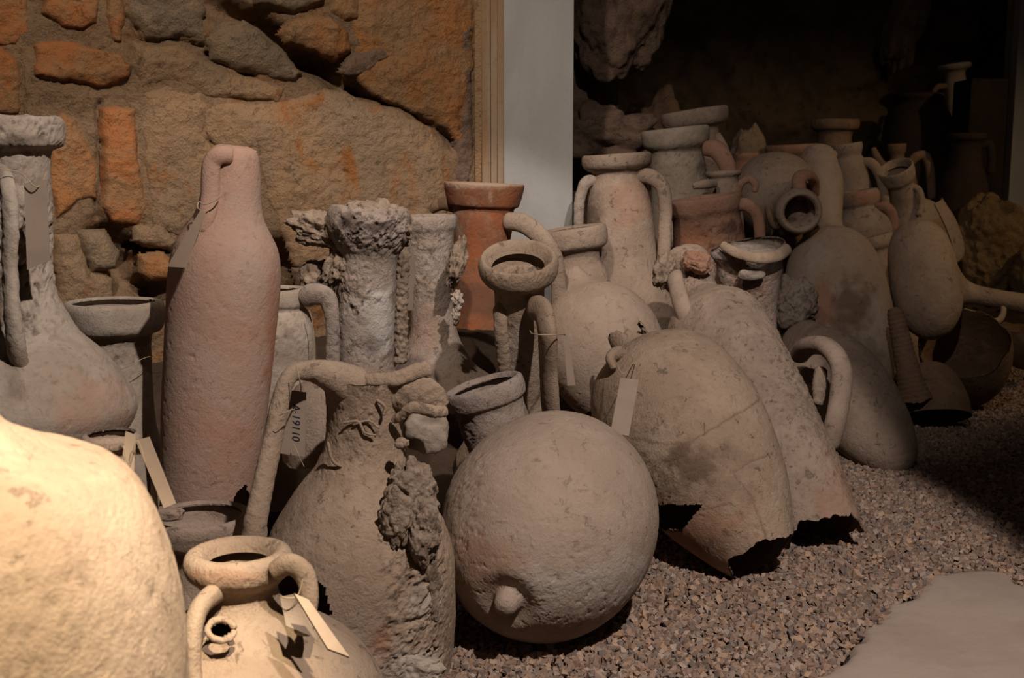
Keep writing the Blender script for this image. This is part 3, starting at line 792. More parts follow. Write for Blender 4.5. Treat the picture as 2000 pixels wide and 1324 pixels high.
lump(r, 620, 545, 2.98, 34, 38, amp=.3)
t = thing('paper_tag', at(797, 550, 3.0), 'narrow plain tag hanging between the crusted neck and grey necked fragment', 'tag')
card(t, 'card', P3((790, 500, 3.0), (812, 500, 3.0), (806, 606, 3.0), (786, 606, 3.0)), M['cardgrey'])
loopstring(t, [(785, 470, 2.97), (798, 485, 2.98), (801, 502, 2.99)])

# 7 neck fragment
r = pot('amphora_neck', 'rough grey neck fragment with flat rim, flaring to a broken shoulder', 'amphora', (836, 424, 3.22), (852, 758, 3.22),
    [(424, 40, 'rim'), (420, 52), (426, 56), (444, 55), (454, 50, 'neck'), (520, 46), (600, 42), (650, 46), (690, 62), (722, 86, 'shoulder'), (748, 122), (756, 138)],
    'grey', n=140, nt=140, amp=.004, rough=[(840, 520, 60, 90, .003)], jag_bot=.02, red=[(830, 650, 30, 80, .2)])
lump(r, 892, 515, 3.1, 17, 46, amp=.6, pit=.009, rot=-.25)
lump(r, 893, 585, 3.1, 11, 20, amp=.5, pit=.008, m='lime')
lump(r, 890, 620, 3.1, 8, 16, amp=.5, pit=.006, m='lime')

# 8 orange terracotta neck
r = pot('amphora_neck', 'orange-red terracotta amphora neck with wide flared rim and dusty handle', 'amphora', (946, 356, 3.42), (934, 660, 3.42),
    [(366, 62, 'rim'), (358, 72), (358, 78), (366, 78), (392, 72), (402, 68), (406, 61, 'neck'), (430, 60), (480, 54), (530, 54), (570, 60, 'shoulder'), (600, 70), (640, 74)],
    'orange', n=130, nt=130, amp=.0015, stain=[(950, 585, 90, 30, .6)], white=[(958, 384, 3, 9, .7), (945, 358, 90, 9, .9)], jag_bot=.03)  # neck coloured darker near its foot
handle(r, [(984, 432, 3.38), (1020, 436, 3.36), (1056, 462, 3.35), (1082, 500, 3.35), (1091, 555, 3.36), (1092, 610, 3.38)], [17, 19, 18, 16, 15, 16], 'dusty')
handle(r, [(900, 408, 3.45), (868, 398, 3.46), (852, 402, 3.47), (842, 412, 3.48)], [12, 13, 12, 8], 'brownclay', name='handle_stub')

# 9
r = pot('jar', 'dusty jar with a thick slanting rim in front of the concrete pier', 'jar', (1120, 446, 3.64), (1146, 640, 3.64),
    [(448, 50, 'rim'), (444, 60), (452, 64), (480, 62), (486, 56), (492, 46, 'neck'), (515, 44), (535, 52), (560, 58, 'shoulder'), (600, 64), (640, 64)], 'dusty', n=110, nt=110, stain=[(1140, 487, 50, 4, .7)], jag_bot=.02)  # thin dark band painted below the rim for its shadow

# 10 column neck
r = pot('amphora_neck', 'round-rimmed ochre amphora neck with two straight handles, behind the globular amphora', 'amphora', (1012, 508, 2.86), (1022, 880, 3.06),
    [(520, 52, 'rim'), (506, 62), (500, 70), (508, 77), (528, 77), (540, 70), (550, 56), (560, 50, 'neck'), (640, 49), (720, 50), (780, 54), (815, 76, 'shoulder'), (860, 110), (900, 135)],
    'tan', n=150, nt=170, amp=.003, rough=[(1000, 690, 40, 90, .0025), (1010, 530, 90, 30, .002)], white=[(1010, 700, 50, 70, .35)], jag_bot=.02)
handle(r, [(1035, 600, 2.83), (1058, 606, 2.79), (1068, 640, 2.76), (1071, 720, 2.79), (1076, 800, 2.82), (1080, 845, 2.86)], [22, 27, 28, 27, 28, 26], 'tan', flat=.55, rough=.0018)
handle(r, [(995, 596, 2.87), (980, 600, 2.87), (978, 640, 2.87), (984, 700, 2.90), (988, 745, 2.92)], [10, 14, 14, 14, 12], 'tan', flat=.8, rough=.003)
t = thing('paper_tag', at(1112, 700, 2.8), 'narrow tag tied by string to the right handle of the round-rimmed ochre neck', 'tag')
card(t, 'card', P3((1100, 652, 2.86), (1109, 651, 2.86), (1124, 752, 2.85), (1108, 753, 2.85)), M['cardgrey'], th=.004)
loopstring(t, [(1034, 645, 2.80), (1046, 653, 2.715), (1075, 654, 2.71), (1098, 653, 2.75), (1104, 655, 2.85)], .0016)

# 11 pale leaning body
r = pot('amphora', 'pale smooth amphora body with a broken peaked neck, leaning behind the ochre neck', 'amphora', (1116, 524, 3.42), (1225, 800, 3.3),
    [(0, 8, 'neck'), (.01, 16), (.09, 28), (.16, 46), (.22, 72, 'body'), (.32, 98), (.48, 116), (.65, 118), (.82, 104), (1.0, 78)], 'smooth', by='t', n=140, nt=140, jag_top=.05, jag_bot=.06, amp=.002)

# 12 wide jar
r = pot('jar', 'broad dusty jar with flat rim and long right handle, right beside the concrete pier', 'jar', (1204, 302, 3.75), (1222, 640, 3.75),
    [(306, 54, 'rim'), (300, 62), (304, 67), (322, 66), (330, 58), (336, 48, 'neck'), (345, 48), (365, 56), (400, 62), (470, 68), (530, 76), (565, 90, 'shoulder'), (640, 110)], 'dusty', n=130, nt=130, stain=[(1160, 420, 16, 50, .7), (1200, 333, 60, 4, .6)], jag_bot=.02, red=[(1230, 400, 40, 60, .25)])  # rim shadow and dark handle opening painted onto the wall
handle(r, [(1240, 346, 3.73), (1268, 344, 3.71), (1292, 362, 3.7), (1300, 400, 3.7), (1298, 450, 3.7), (1296, 505, 3.7), (1290, 540, 3.72)], [12, 15, 14, 13, 13, 13, 12], 'dusty')
handle(r, [(1168, 350, 3.74), (1146, 356, 3.73), (1134, 382, 3.73), (1130, 430, 3.73), (1132, 480, 3.74)], [10, 12, 11, 10, 10], 'grey', rough=.002)

# 13, 14
r = pot('jar', 'limed grey jar with dusty rim and thick right handle, behind the small lipped jug', 'jar', (1318, 254, 4.15), (1340, 520, 4.15),
    [(256, 52, 'rim'), (250, 60), (254, 66), (280, 64), (288, 58), (294, 52, 'neck'), (330, 54), (400, 58), (460, 70), (520, 90)], 'lime', n=110, nt=110, stain=[(1330, 292, 60, 4, .8), (1390, 330, 24, 22, .8)], jag_bot=.02, rough=[(1330, 330, 60, 50, .003)])  # shadow of the rim painted on, dark spot beside the handle
handle(r, [(1374, 290, 4.1), (1398, 292, 4.08), (1418, 318, 4.07), (1426, 350, 4.07), (1428, 385, 4.08)], [14, 18, 17, 15, 13], 'red')
r = pot('jar', 'jar with the highest dusty rim, peeking out behind the limed grey jar', 'jar', (1355, 218, 4.5), (1380, 420, 4.5),
    [(222, 54, 'rim'), (214, 60), (218, 66), (238, 64), (246, 58), (250, 46, 'neck'), (300, 44), (360, 48), (420, 60)], 'dusty', n=90, nt=90, jag_bot=.02)
handle(r, [(1398, 262, 4.46), (1414, 290, 4.45), (1424, 330, 4.45)], 9, 'dusty')

# 16 reddish broad rim
r = pot('jar', 'squat reddish jar with broad sloping rim, crusted side and right handle', 'jar', (1374, 382, 3.8), (1400, 600, 3.8),
    [(392, 54, 'rim'), (384, 64), (386, 72), (408, 72), (424, 66, 'body'), (450, 68), (500, 70), (540, 60), (600, 54)], 'red', n=120, nt=120, rough=[(1400, 460, 60, 40, .005)], stain=[(1420, 440, 40, 16, .8), (1360, 440, 50, 20, .4)], red=[(1350, 470, 50, 30, .4)])  # shaded gap at the handle painted dark onto the body
handle(r, [(1436, 402, 3.78), (1458, 400, 3.76), (1478, 420, 3.76), (1484, 455, 3.76), (1484, 500, 3.77)], [12, 13, 12, 11, 11], 'red')
# 17 small jug
r = pot('jug', 'small lipped jug with a curled loop handle above the squat reddish jar', 'jug', (1413, 334, 3.98), (1420, 560, 3.98),
    [(338, 26, 'rim'), (333, 31), (336, 35), (342, 34), (347, 29, 'body'), (372, 31), (400, 34), (440, 36), (560, 34)], 'dusty', n=80, nt=80)
handle(r, [(1440, 376, 3.96), (1450, 356, 3.95), (1464, 350, 3.95), (1475, 360, 3.95), (1474, 376, 3.95)], [7, 7, 7, 7, 5], 'red')
handle(r, [(1398, 358, 3.93), (1374, 360, 3.9), (1352, 364, 3.9)], [8, 9, 6], 'dusty', name='handle_stub')

# 18 body with ring mouth
r = pot('amphora', 'dark-shouldered amphora lying with its round ring mouth facing the viewer', 'amphora', (1564, 415, 4.08), (1500, 372, 4.66),
    [(.02, 30, 'rim'), (0, 36), (.03, 44), (.09, 44), (.14, 34, 'neck'), (.3, 33), (.4, 50, 'body'), (.5, 74), (.7, 86), (.9, 74), (1.05, 40), (1.1, 5)], 'dusty', by='t', n=120, nt=130, th=.012)
handle(r, [(1566, 390, 4.13), (1560, 352, 4.16), (1572, 342, 4.2), (1588, 350, 4.27), (1592, 380, 4.32)], [12, 14, 14, 13, 10], 'red')
handle(r, [(1528, 440, 4.13), (1512, 440, 4.18), (1500, 410, 4.28), (1496, 396, 4.32)], [7, 8, 8, 6], 'brownclay')
lump(r, 1562, 413, 4.2, 28, 28, m='dusty', amp=.1, pit=.0015, name='soil_fill', rz=12)
# 19
r = pot('jar', 'upright round jar mouth with a worn rim behind the ring-mouthed amphora', 'jar', (1546, 284, 5.0), (1550, 560, 5.0),
    [(292, 38, 'rim'), (284, 44), (282, 48), (290, 50), (300, 46), (306, 40, 'neck'), (340, 38), (560, 40)], 'red', n=90, nt=70)

# 20/21 big pale amphora with dark patch
r = pot('amphora', 'large pale ovoid amphora with a sooty dark patch on its lower side', 'amphora', (1596, 300, 4.5), (1664, 800, 3.92),
    [(298, 20, 'neck'), (300, 30), (330, 38), (360, 42), (400, 36), (440, 30), (462, 38), (478, 62, 'body'), (505, 82), (550, 96), (620, 101), (700, 95), (750, 84), (790, 66)], 'smooth', n=160, nt=170, jag_top=.02, amp=.0018,
    stain=[(1665, 610, 42, 62, .9), (1700, 700, 24, 50, .55)], white=[(1710, 640, 22, 70, .35), (1600, 500, 30, 30, .2)], red=[(1610, 590, 22, 60, .5)])
# 22
r = pot('amphora', 'slim dusty amphora with broken rim and curved ochre right handle', 'amphora', (1653, 283, 4.85), (1690, 620, 4.85),
    [(284, 22, 'rim'), (280, 29), (292, 30), (306, 26), (312, 30, 'neck'), (345, 36), (366, 38), (400, 40), (450, 50), (560, 40)], 'dusty', n=100, nt=110, jag_top=.02)
handle(r, [(1680, 318, 4.82), (1700, 318, 4.8), (1718, 342, 4.79), (1726, 375, 4.79), (1730, 400, 4.8)], [9, 10, 10, 9, 8], 'tan')
handle(r, [(1632, 300, 4.82), (1618, 306, 4.8), (1606, 300, 4.8)], [8, 8, 5], 'dusty', name='handle_stub')
r = pot('amphora', 'rounded amphora with a reddish collar, below the slim broken-rimmed one', 'amphora', (1676, 376, 4.62), (1712, 640, 4.6),
    [(376, 26, 'rim'), (372, 34), (382, 40), (398, 38), (404, 34, 'neck'), (412, 40), (430, 54, 'body'), (455, 60), (500, 52), (600, 40)], 'dusty', n=110, nt=100, red=[(1690, 385, 40, 14, .5)])
handle(r, [(1708, 404, 4.57), (1730, 404, 4.55), (1744, 425, 4.55), (1742, 455, 4.55), (1732, 470, 4.57)], [7, 10, 10, 9, 7], 'red')
# 23
r = pot('amphora', 'thin-necked ochre amphora with spouted rim, leaning left of the plump leaning body', 'amphora', (1706, 464, 4.4), (1768, 740, 4.36),
    [(466, 24, 'rim'), (460, 32), (466, 37), (480, 36), (490, 28, 'neck'), (520, 30), (560, 31), (610, 26), (650, 32), (690, 52, 'body'), (740, 70)], 'tan', n=100, nt=110, jag_bot=.05, jag_top=.02, red=[(1730, 560, 30, 60, .3)])
# 24
r = pot('amphora', 'small ochre amphora with open round mouth and thin handle before the black recess', 'amphora', (1750, 334, 4.78), (1822, 560, 4.98),
    [(338, 25, 'rim'), (328, 30), (326, 34), (336, 35), (350, 32), (358, 26, 'neck'), (385, 27), (402, 36), (420, 54, 'body'), (450, 66), (490, 66), (560, 50)], 'tan', n=110, nt=110)
handle(r, [(1778, 362, 4.78), (1794, 370, 4.76), (1800, 395, 4.75), (1794, 422, 4.74)], [5, 6, 6, 6], 'tan')
o = revolve(r, at(1800, 400, 4.66), at(1850, 560, 4.66), [(0, 40, 'sherd'), (.3, 52), (.6, 52), (.8, 40)], M['tan'], by='t', n=80, nt=40, span=(0, 70), jag_bot=.2)
# 25
r = pot('amphora', 'plump ochre amphora body leaning with rounded base above the broken bowls', 'amphora', (1786, 436, 4.2), (1826, 660, 4.02),
    [(0, 1, 'body'), (.015, 24), (.08, 44), (.2, 57), (.4, 64), (.62, 66), (.8, 58), (.93, 38), (.99, 16), (1.0, 1)], 'tan', by='t', n=120, nt=120, amp=.002, th=.006)
# 26
r = pot('jug', 'dark jug with a knob mouth and two arching handles against the black recess', 'jug', (1752, 280, 5.3), (1758, 560, 5.3),
    [(282, 12, 'rim'), (280, 17), (288, 18), (298, 16), (304, 13, 'neck'), (318, 16), (335, 30, 'body'), (360, 36), (420, 38), (560, 36)], 'brownclay', n=80, nt=80)
handle(r, [(1738, 330, 5.28), (1722, 320, 5.28), (1712, 304, 5.28), (1705, 288, 5.28)], [8, 8, 7, 5], 'brownclay')
handle(r, [(1772, 326, 5.25), (1790, 306, 5.25), (1806, 304, 5.25), (1816, 330, 5.25), (1820, 390, 5.25)], [8, 9, 9, 9, 8], 'brownclay')
# 27 white jar at the back
r = pot('amphora_neck', 'white limed amphora neck standing tall and far back near the right edge', 'amphora', (1864, 128, 6.1), (1888, 480, 6.1),
    [(130, 18, 'rim'), (124, 26), (126, 31), (134, 30), (140, 20), (150, 19, 'neck'), (175, 22), (200, 24), (256, 25), (330, 30, 'shoulder'), (480, 30)], 'lime', n=80, nt=90, jag_bot=.02)
handle(r, [(1882, 164, 6.08), (1900, 164, 6.07), (1908, 178, 6.07), (1909, 215, 6.07), (1907, 248, 6.08)], [5, 6, 5, 4, 4], 'lime')
handle(r, [(1850, 168, 6.08), (1832, 170, 6.07), (1822, 182, 6.07)], [5, 6, 4], 'brownclay', name='handle_stub')
# dark things in the right recess
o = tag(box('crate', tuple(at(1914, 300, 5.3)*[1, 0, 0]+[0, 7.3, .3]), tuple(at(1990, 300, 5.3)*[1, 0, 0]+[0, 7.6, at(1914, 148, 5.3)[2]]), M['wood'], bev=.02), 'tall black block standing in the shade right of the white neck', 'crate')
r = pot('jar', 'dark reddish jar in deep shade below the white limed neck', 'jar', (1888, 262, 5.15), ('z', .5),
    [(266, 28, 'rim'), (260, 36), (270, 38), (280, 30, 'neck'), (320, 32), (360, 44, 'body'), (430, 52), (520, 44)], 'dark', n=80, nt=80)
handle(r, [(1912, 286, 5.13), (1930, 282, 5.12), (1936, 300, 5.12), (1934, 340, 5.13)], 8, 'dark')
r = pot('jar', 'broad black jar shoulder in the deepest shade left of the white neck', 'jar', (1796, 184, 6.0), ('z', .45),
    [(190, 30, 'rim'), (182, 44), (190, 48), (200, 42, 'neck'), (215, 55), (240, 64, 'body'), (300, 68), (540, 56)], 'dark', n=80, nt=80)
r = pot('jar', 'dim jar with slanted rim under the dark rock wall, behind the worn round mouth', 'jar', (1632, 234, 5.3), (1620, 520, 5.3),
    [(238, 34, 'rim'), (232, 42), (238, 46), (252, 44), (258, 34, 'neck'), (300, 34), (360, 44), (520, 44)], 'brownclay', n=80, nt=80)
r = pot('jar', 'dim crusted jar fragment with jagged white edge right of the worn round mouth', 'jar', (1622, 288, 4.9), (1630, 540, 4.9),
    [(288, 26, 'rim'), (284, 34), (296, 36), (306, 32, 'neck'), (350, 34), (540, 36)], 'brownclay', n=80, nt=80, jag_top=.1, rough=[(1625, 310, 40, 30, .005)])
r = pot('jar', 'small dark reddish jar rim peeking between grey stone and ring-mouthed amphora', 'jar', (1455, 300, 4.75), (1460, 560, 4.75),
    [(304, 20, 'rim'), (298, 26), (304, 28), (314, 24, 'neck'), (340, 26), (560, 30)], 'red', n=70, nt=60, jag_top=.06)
# 29 crusted rock
c = at(1930, 490, 4.9)
o = blob(None, 'concretion', c, (.21, .17, .33), M['ochre'], sub=6, amp=.24, freq=2.0, pit=.016, pitf=22, seed=77)
tag(o, 'big ochre honeycombed sea concretion at the right edge above the lying neck', 'concretion')
o = blob(None, 'concretion', at(2020, 540, 4.7), (.13, .12, .17), M['ochre'], sub=5, amp=.2, freq=2.4, pit=.006, pitf=38, seed=79)
tag(o, 'pale rounded lump at the right edge, beside the honeycombed concretion', 'concretion')
# 30 lying neck
r = pot('amphora_neck', 'amphora neck lying sideways with its handle, pointing out past the right edge', 'amphora', (2060, 604, 4.35), (1856, 566, 4.4),
    [(2062, 24, 'rim'), (2050, 30), (2035, 24, 'neck'), (1960, 18), (1900, 20), (1882, 26), (1868, 38, 'shoulder'), (1852, 56)], 'tan', by='x', n=90, nt=90)
handle(r, [(1880, 606, 4.3), (1915, 618, 4.28), (1946, 628, 4.28), (1958, 616, 4.3), (1960, 600, 4.33)], [6, 7, 7, 7, 7], 'tan')
# 31
o = blob(None, 'round_sherd', at(1906, 634, 4.28), (.062, .05, .05), M['tan'], sub=4, amp=.25, freq=2, pit=.002, seed=81); tag(o, 'small rounded sherd under the lying neck, behind the broken bowl', 'sherd')
# 32 bowls
r = pot('bowl', 'dark broken deep bowl with a ragged rim at the right edge of the gravel', 'bowl', (1884, 672, 4.02), (1896, 778, 4.13),
    [(664, 86, 'wall'), (690, 86), (720, 78), (745, 62), (765, 40), (776, 8)], 'brownclay', n=130, nt=80, jag_top=.14, th=.008, tilt_cut=.0, stain=[(1880, 720, 60, 40, .4)], rough=[(1880, 680, 90, 16, .003)])
r = pot('bowl', 'half-hidden bowl fragment cut off by the right picture edge', 'bowl', (2000, 628, 4.42), (2004, 722, 4.42),
    [(630, 66, 'wall'), (660, 62), (690, 46), (716, 20), (722, 4)], 'brownclay', n=90, nt=60, jag_top=.2, th=.008)
# 33
r = pot('amphora_fragment', 'domed shoulder fragment half sunk in the gravel below the broken bowl', 'fragment', (1815, 712, 3.93), (1824, 812, 3.88),
    [(708, 4, 'wall'), (712, 24), (730, 44), (760, 60), (790, 68), (815, 70)], 'brownclay', n=110, nt=80, jag_top=.12, th=.01, rough=[(1800, 740, 40, 30, .003)])
r = pot('amphora_fragment', 'narrow dark striped neck fragment leaning beside the sooty amphora', 'fragment', (1746, 600, 3.88), (1788, 790, 3.84),
    [(600, 10, 'neck'), (606, 14), (650, 18), (700, 21), (740, 25), (790, 36)], 'brownclay', n=90, nt=90, jag_top=.05, ribs=(.02, .0012), jag_bot=.05)
# 34 leaning amphora with handle
r = pot('amphora', 'dusty amphora leaning to the right with a thick arched handle, rightmost of the front row', 'amphora', (1560, 655, 3.78), (1768, 918, 3.5),
    [(-.02, 30, 'neck'), (0, 40), (.08, 52), (.16, 70, 'body'), (.3, 86), (.5, 90), (.7, 80), (.85, 62), (.94, 44), (.99, 20), (1.0, 2)], 'dusty', by='t', n=140, nt=140, rough=[(1610, 720, 40, 50, .003), (1720, 780, 40, 60, .0015)], stain=[(1625, 720, 22, 24, .6), (1650, 800, 20, 40, .3)])  # darker spots inside the handle arch
handle(r, [(1556, 700, 3.6), (1580, 676, 3.54), (1618, 680, 3.48), (1642, 716, 3.43), (1640, 780, 3.38), (1628, 840, 3.34), (1620, 880, 3.34)], [18, 22, 24, 22, 21, 20, 16], 'dusty')
handle(r, [(1604, 720, 3.5), (1600, 755, 3.46), (1598, 790, 3.42)], [13, 14, 9], 'crust', name='stub', rough=.004)
# 35, 36
o = blob(None, 'concretion', at(1552, 596, 3.9), (.10, .09, .125), M['grey'], sub=6, amp=.28, freq=2, pit=.008, pitf=45, seed=91); tag(o, 'lumpy grey concretion between crusted roundel neck and sooty amphora', 'concretion')
r = pot('amphora_neck', 'crusted tapering neck with a roundel and an upturned sherd of rim on top', 'amphora', (1460, 478, 3.60), (1482, 700, 3.63),
    [(478, 62, 'rim'), (478, 70), (488, 74), (500, 68), (508, 64, 'neck'), (540, 62), (580, 50), (620, 42), (700, 40)], 'grey', n=130, nt=120, jag_top=.06, rough=[(1450, 560, 60, 60, .004)], red=[(1450, 560, 60, 60, .3)], amp=.005, ell=.8)
handle(r, [(1408, 476, 3.56), (1436, 492, 3.53), (1476, 503, 3.51), (1516, 500, 3.53), (1542, 484, 3.56)], [8, 10, 11, 12, 11], 'tan', name='rim_sherd', flat=.6, amp=.002)
lump(r, 1466, 488, 3.62, 54, 16, m='grey', amp=.25, pit=.004, rz=50, name='soil_fill')
lump(r, 1468, 536, 3.54, 27, 13, m="grey", amp=.10, pit=.002, rz=12, name='roundel', sub=4)

# 37 long ribbed amphora
r = pot('amphora', 'long scaly amphora leaning back, open broken bottom on the gravel, second from the right', 'amphora', (1333, 512, 3.50), (1612, 1078, 2.93),
    [(-.01, 40, 'rim'), (0, 50), (.05, 54), (.10, 42, 'neck'), (.15, 44), (.19, 66), (.24, 92, 'body'), (.32, 102), (.5, 107), (.7, 105), (.86, 98), (.95, 90), (1.0, 82)], 'dusty', by='t', n=190, nt=230,
    ribs=(.034, .0009), amp=.005, freq=16, rough=[(1500, 800, 190, 260, .0022), (1560, 720, 60, 110, .003), (1600, 900, 90, 120, .002), (1340, 530, 60, 40, .006)], jag_bot=.06, stain=[(1330, 520, 30, 18, .5)], red=[(1640, 980, 50, 90, .25)])
lump(r, 1296, 528, 3.42, 20, 36, amp=.4, pit=.008, rot=-.3)
lump(r, 1360, 512, 3.4, 30, 22, amp=.4, pit=.007, rot=-.5, m='red')
handle(r, [(1330, 560, 3.44), (1318, 540, 3.40), (1322, 560, 3.36), (1336, 610, 3.30), (1352, 650, 3.30)], [12, 16, 17, 17, 16], 'smooth', flat=.7)

# 38 cracked amphora
r = pot('amphora', 'mended ochre amphora with fine cracks and a triangular hole, leaning beside the globular one', 'amphora', (1222, 650, 3.12), (1490, 1096, 2.74),
    [(-.02, 30, 'neck'), (0, 38), (.06, 40), (.10, 54), (.135, 90, 'body'), (.2, 128), (.3, 150), (.45, 160), (.6, 152), (.75, 134), (.88, 104), (.96, 80), (1.0, 66)], 'tan', by='t', n=230, nt=240, amp=.003,
    cracks=[[(1235, 858), (1300, 868), (1345, 866), (1400, 832), (1480, 785)], [(1360, 872), (1430, 922), (1470, 975), (1500, 1060)], [(1432, 925), (1465, 902), (1510, 885)], [(1360, 1000), (1430, 985)]],
    holes=[[(1262, 990), (1290, 984), (1374, 986), (1352, 1010), (1330, 1040), (1300, 1036), (1262, 1030)], [(1480, 1150), (1486, 1108), (1530, 1080), (1560, 1100), (1540, 1160)]],
    rough=[(1300, 930, 80, 70, .003), (1310, 820, 60, 40, .002), (1460, 1010, 60, 80, .0015)], stain=[(1345, 905, 70, 50, .85), (1360, 930, 110, 70, .4), (1400, 1060, 50, 30, .4)], red=[(1360, 1040, 110, 70, .35)], jag_top=.10, jag_bot=.04)
handle(r, [(1232, 706, 2.98), (1206, 690, 2.95), (1192, 700, 2.93), (1200, 722, 2.92)], [14, 15, 13, 9], 'tan', name='handle_stub', rough=.001)
t = thing('paper_tag', at(1218, 790, 2.74), 'pale blank card tag tied to the neck of the mended cracked amphora', 'tag')
card(t, 'card', P3((1212, 738, 2.76), (1248, 742, 2.755), (1228, 852, 2.68), (1192, 846, 2.69)), M['cardgrey'])
loopstring(t, [(1200, 700, 2.86), (1216, 730, 2.78), (1240, 706, 2.9), (1236, 745, 2.75)])

# 39 globular amphora
Cc = at(1074, 1022, 2.54); R = .264
d_ = (-.33*RT) + (-.43*UP) - .84*FW; d_ /= np.linalg.norm(d_)
toe = Cc + d_*R*1.32; nk = Cc - d_*R*1.40
root = thing('amphora', (Cc[0], Cc[1], 0), 'big round globular amphora lying with its stub toe towards the viewer', 'amphora')
Lm = np.linalg.norm(nk-toe); pr = []
ax_a = R*1.22
sc = lambda t_: mpp(toe+t_*(nk-toe))
pr = [(0.0, 1, 'toe'), (.004, 13), (.02, 22), (.045, 26), (.062, 30)]
for i, s_ in enumerate(np.linspace(-.955, .97, 22)):
    t_ = (s_*ax_a + R*1.32)/Lm; rr = R*math.sqrt(1-s_*s_)
    pr.append((t_, rr/sc(t_)) + (('body',) if i == 0 else ()))
pr.append((1.0, .05/sc(1.0)))
revolve(root, toe, nk, pr, M['smooth'], by='t', n=260, nt=260, amp=.0022, freq=8, fine=.0008, rough=[(905, 960, 50, 150, .0025), (1130, 1170, 170, 50, .0015)],
        white=[(1150, 1150, 150, 50, .4), (1190, 1120, 90, 40, .35)], red=[(950, 1100, 70, 60, .25)], stain=[(870, 990, 16, 70, .6)])  # darker strip along the left edge

# 40 rim fragment
r = pot('jar', 'tilted rim of a small jar with black crusted side, just above the globular amphora', 'jar', (943, 752, 2.72), (985, 890, 2.72),
    [(756, 62, 'rim'), (748, 72), (752, 79), (782, 78), (790, 70, 'neck'), (830, 68), (880, 64)], 'grey', n=120, nt=100, stain=[(905, 835, 40, 40, .7)], rough=[(900, 840, 40, 40, .006)], jag_bot=.04)

# 41 central big neck
r = pot('amphora', 'large dusty half amphora with torn lip, long left handle and crusted right flank', 'amphora', (716, 730, 2.34), (690, 1420, 2.34),
    [(728, 88, 'mouth'), (740, 84), (775, 78, 'neck'), (830, 75), (880, 80), (920, 98), (960, 128), (1000, 152), (1040, 172, 'body'), (1080, 184), (1140, 190), (1220, 190), (1320, 184), (1420, 170)], 'tan', n=230, nt=260, amp=.005, freq=10,
    holes=[[(480, 1098), (560, 1090), (605, 1108), (634, 1150), (650, 1210), (690, 1290), (716, 1330), (716, 1700), (300, 1700), (300, 1098)]],
    rough=[(700, 870, 80, 110, .0022), (800, 1150, 60, 160, .006), (800, 1290, 90, 60, .006), (700, 1100, 80, 60, .001), (840, 1100, 40, 200, .007)],
    stain=[(820, 1160, 12, 14, .5)], white=[(800, 1300, 70, 40, .4), (830, 1180, 30, 40, .3)], red=[(745, 1270, 24, 40, .45)], jag_top=.03, dents=[(640, 800, 20, 60, .004)])
handle(r, [(700, 762, 2.31), (655, 738, 2.28), (610, 724, 2.25), (574, 728, 2.22), (558, 748, 2.21), (545, 795, 2.20), (535, 850, 2.19), (523, 905, 2.17), (511, 960, 2.15), (499, 1020, 2.13), (496, 1060, 2.13)], [46, 34, 22, 18, 17, 19.5, 20, 21, 22, 24, 28], 'tan', rough=.0014, n=36, k=160, flat=.85)
handle(r, [(655, 716, 2.32), (690, 738, 2.30), (760, 742, 2.28), (808, 728, 2.29), (842, 716, 2.30)], [10, 13, 14, 15, 14], 'tan', name='lip', rough=.002, amp=.005)
handle(r, [(742, 776, 2.31), (790, 764, 2.30), (838, 774, 2.30), (866, 798, 2.31)], [30, 38, 34, 18], 'tan', name='lip', rough=.004, amp=.008, n=36, k=90, flat=.5)
handle(r, [(872, 806, 2.30), (838, 802, 2.27), (805, 796, 2.26), (784, 812, 2.27), (766, 822, 2.28)], [12, 12, 10, 10, 7], 'tan', name='lip', rough=.003, amp=.004)
lump(r, 785, 866, 2.24, 14, 12, m='tan', amp=.3, pit=.002, sub=4)
lump(r, 806, 960, 2.24, 50, 62, amp=.35, pit=.009, pitf=48, sub=6, rz=40)
lump(r, 826, 1030, 2.22, 36, 70, amp=.35, pit=.008, pitf=48, sub=6)
lump(r, 775, 1010, 2.2, 30, 60, amp=.35, pit=.007, pitf=48, sub=6, rz=20)
lump(r, 838, 1150, 2.24, 22, 90, amp=.35, pit=.008, pitf=48, sub=6)
lump(r, 800, 1310, 2.2, 62, 40, amp=.3, pit=.006, pitf=48, sub=6, m='lime', rz=24)
for (pp, rr_) in [([(668, 826), (700, 824), (712, 845), (735, 850)], 2.6), ([(640, 862), (650, 900), (668, 912)], 3.2), ([(688, 830), (720, 822), (742, 838)], 2.4), ([(735, 780), (752, 796), (748, 812)], 3.4)]:
    handle(r, [(x, y, 2.262) for x, y in pp], rr_, 'tan', name='worm_tube', n=8, k=24, amp=.0006)
# tag A 19110
t = thing('paper_tag', at(570, 830, 2.2), 'brown card tag with the handwritten number behind the long left handle', 'tag')
cq = P3((551, 760, 2.275), (598, 766, 2.275), (596, 892, 2.275), (540, 884, 2.275))
co, nn = card(t, 'card', cq, M['cardgrey'], th=.0025)
txt = bpy.data.curves.new('lettering', 'FONT'); txt.body = 'A 19110'; txt.size = .024; txt.extrude = .0002; txt.align_x = 'CENTER'; txt.align_y = 'CENTER'; txt.shear = .2
txt.materials.append(M['ink'])
_tt = bpy.data.objects.new('lettering_curve', txt); _me = bpy.data.meshes.new_from_object(_tt); bpy.data.objects.remove(_tt)
to = bpy.data.objects.new('lettering', _me); COL.objects.link(to); to.parent = t
xa = Vector(cq[2]-cq[1]).normalized(); zn = Vector(nn).normalized(); ya = zn.cross(xa).normalized()
mt = Matrix((xa, ya, zn)).transposed()
to.rotation_euler = mt.to_euler(); to.location = Vector(at(578, 824, 2.275) + nn*.0018) - t.location
loopstring(t, [(578, 712, 2.17), (586, 745, 2.17), (588, 765, 2.26)], .0014)
loopstring(t, [(574, 868, 2.26), (584, 890, 2.255), (594, 912, 2.26)], .0008)
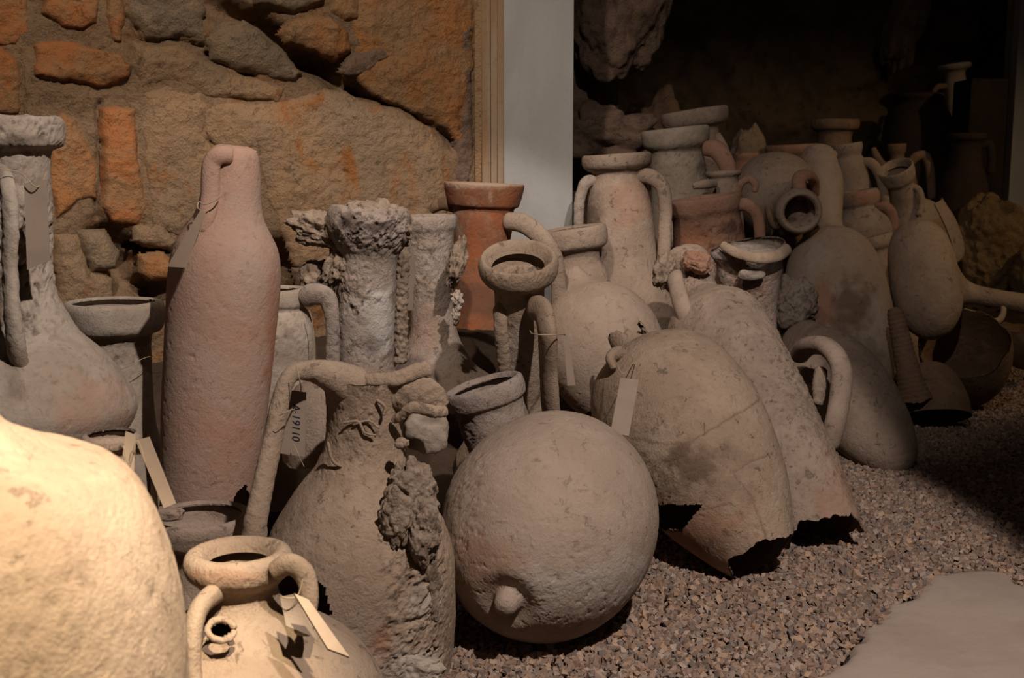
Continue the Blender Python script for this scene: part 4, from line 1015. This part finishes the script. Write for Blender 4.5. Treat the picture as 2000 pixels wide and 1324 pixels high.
loopstring(t, [(545, 812, 2.15), (556, 806, 2.145), (572, 800, 2.17), (578, 806, 2.2)], .0011)
# 42 grey sherd under the lip
o = blob(None, 'sherd', at(832, 842, 2.42), (.056, .03, .055), M['lime'], sub=5, amp=.12, freq=1.6, facet=.15, seed=101, shape=2.6, pit=.001); tag(o, 'rounded grey sherd hanging below the torn lip of the central amphora', 'sherd')

# 43 rim jar
r = pot('jar', 'jar with a thick plain rim standing directly under the pink bottle amphora', 'jar', (390, 1008, 2.26), ('z', .02),
    [(1006, 80, 'rim'), (1002, 92), (1010, 100), (1044, 97), (1054, 90), (1060, 76, 'neck'), (1120, 72), (1180, 90, 'body'), (1260, 120), (1400, 100), (1480, 50)], 'dusty', n=130, nt=120, white=[(470, 1070, 24, 24, .8)], stain=[(390, 1060, 90, 6, .5)])  # shadow line of the rim painted on the neck
r2 = thing('sherd', at(318, 1004, 2.3), 'flat pale sherd beside the rim under the pink bottle', 'sherd')
blob(r2, 'fragment', at(318, 1004, 2.18), (.042, .02, .014), M['dusty'], sub=4, amp=.2, shape=3)

# 44 front jar
r = pot('amphora', 'wide-shouldered amphora with a thick rolled rim and pierced left shoulder, front left', 'amphora', (466, 1086, 1.86), ('z', .01),
    [(1098, 60, 'rim'), (1080, 70), (1072, 84), (1080, 100), (1098, 105), (1116, 99), (1130, 84), (1142, 74, 'neck'), (1160, 74), (1180, 86), (1200, 112, 'body'), (1235, 172), (1275, 228), (1330, 268), (1420, 285), (1560, 250), (1750, 100), (1800, 20)],
    'tan', n=220, nt=200, amp=.003, th=.012, red=[(460, 1125, 90, 14, .25)], holes=[[(404, 1250), (408, 1222), (428, 1212), (448, 1216), (462, 1228), (440, 1240), (420, 1256)]])
handle(r, [(532, 1118, 1.80), (566, 1102, 1.79), (592, 1118, 1.79), (604, 1160, 1.78), (600, 1205, 1.77), (590, 1240, 1.75)], [18, 22, 22, 19, 18, 20], 'tan')
handle(r, [(436, 1156, 1.82), (408, 1166, 1.78), (386, 1196, 1.75), (377, 1240, 1.73), (376, 1300, 1.72), (380, 1350, 1.71)], [20, 25, 24, 22, 22, 22], 'tan', name='handle', rough=.001)
tube(r, 'broken_edge', [at(432+26*math.cos(a), 1230+20*math.sin(a), 1.742-.012*math.sin(a)) for a in np.linspace(0, 6.2, 14)], .006, M['tan'], n=14, k=70, rough=.003)
t = thing('wooden_slat', at(620, 1220, 1.74), 'pale slat leaning from the right handle down to the front left amphora shoulder', 'slat')
card(t, 'slat', P3((574, 1160, 1.70), (602, 1172, 1.70), (682, 1284, 1.66), (640, 1268, 1.655)), M['card'], th=.005)
t = thing('paper_tag', at(590, 1220, 1.76), 'dark-faced card hanging under the right handle of the front left amphora', 'tag')
card(t, 'card', P3((548, 1166, 1.76), (576, 1160, 1.75), (618, 1246, 1.72), (560, 1222, 1.73)), M['cardgrey'], th=.003)
loopstring(t, [(548, 1164, 1.74), (562, 1168, 1.73), (580, 1164, 1.735), (592, 1130, 1.74)], .0012)
# low jar body seen through the long handle's arch
r = pot('amphora_fragment', 'pale curved shoulder fragment seen through the arch of the long left handle', 'fragment', (640, 742, 2.62), ('z', .3),
    [(742, 30, 'wall'), (752, 60), (800, 84), (850, 92), (900, 90)], 'dusty', n=100, nt=60, jag_bot=.1, jag_top=.04)
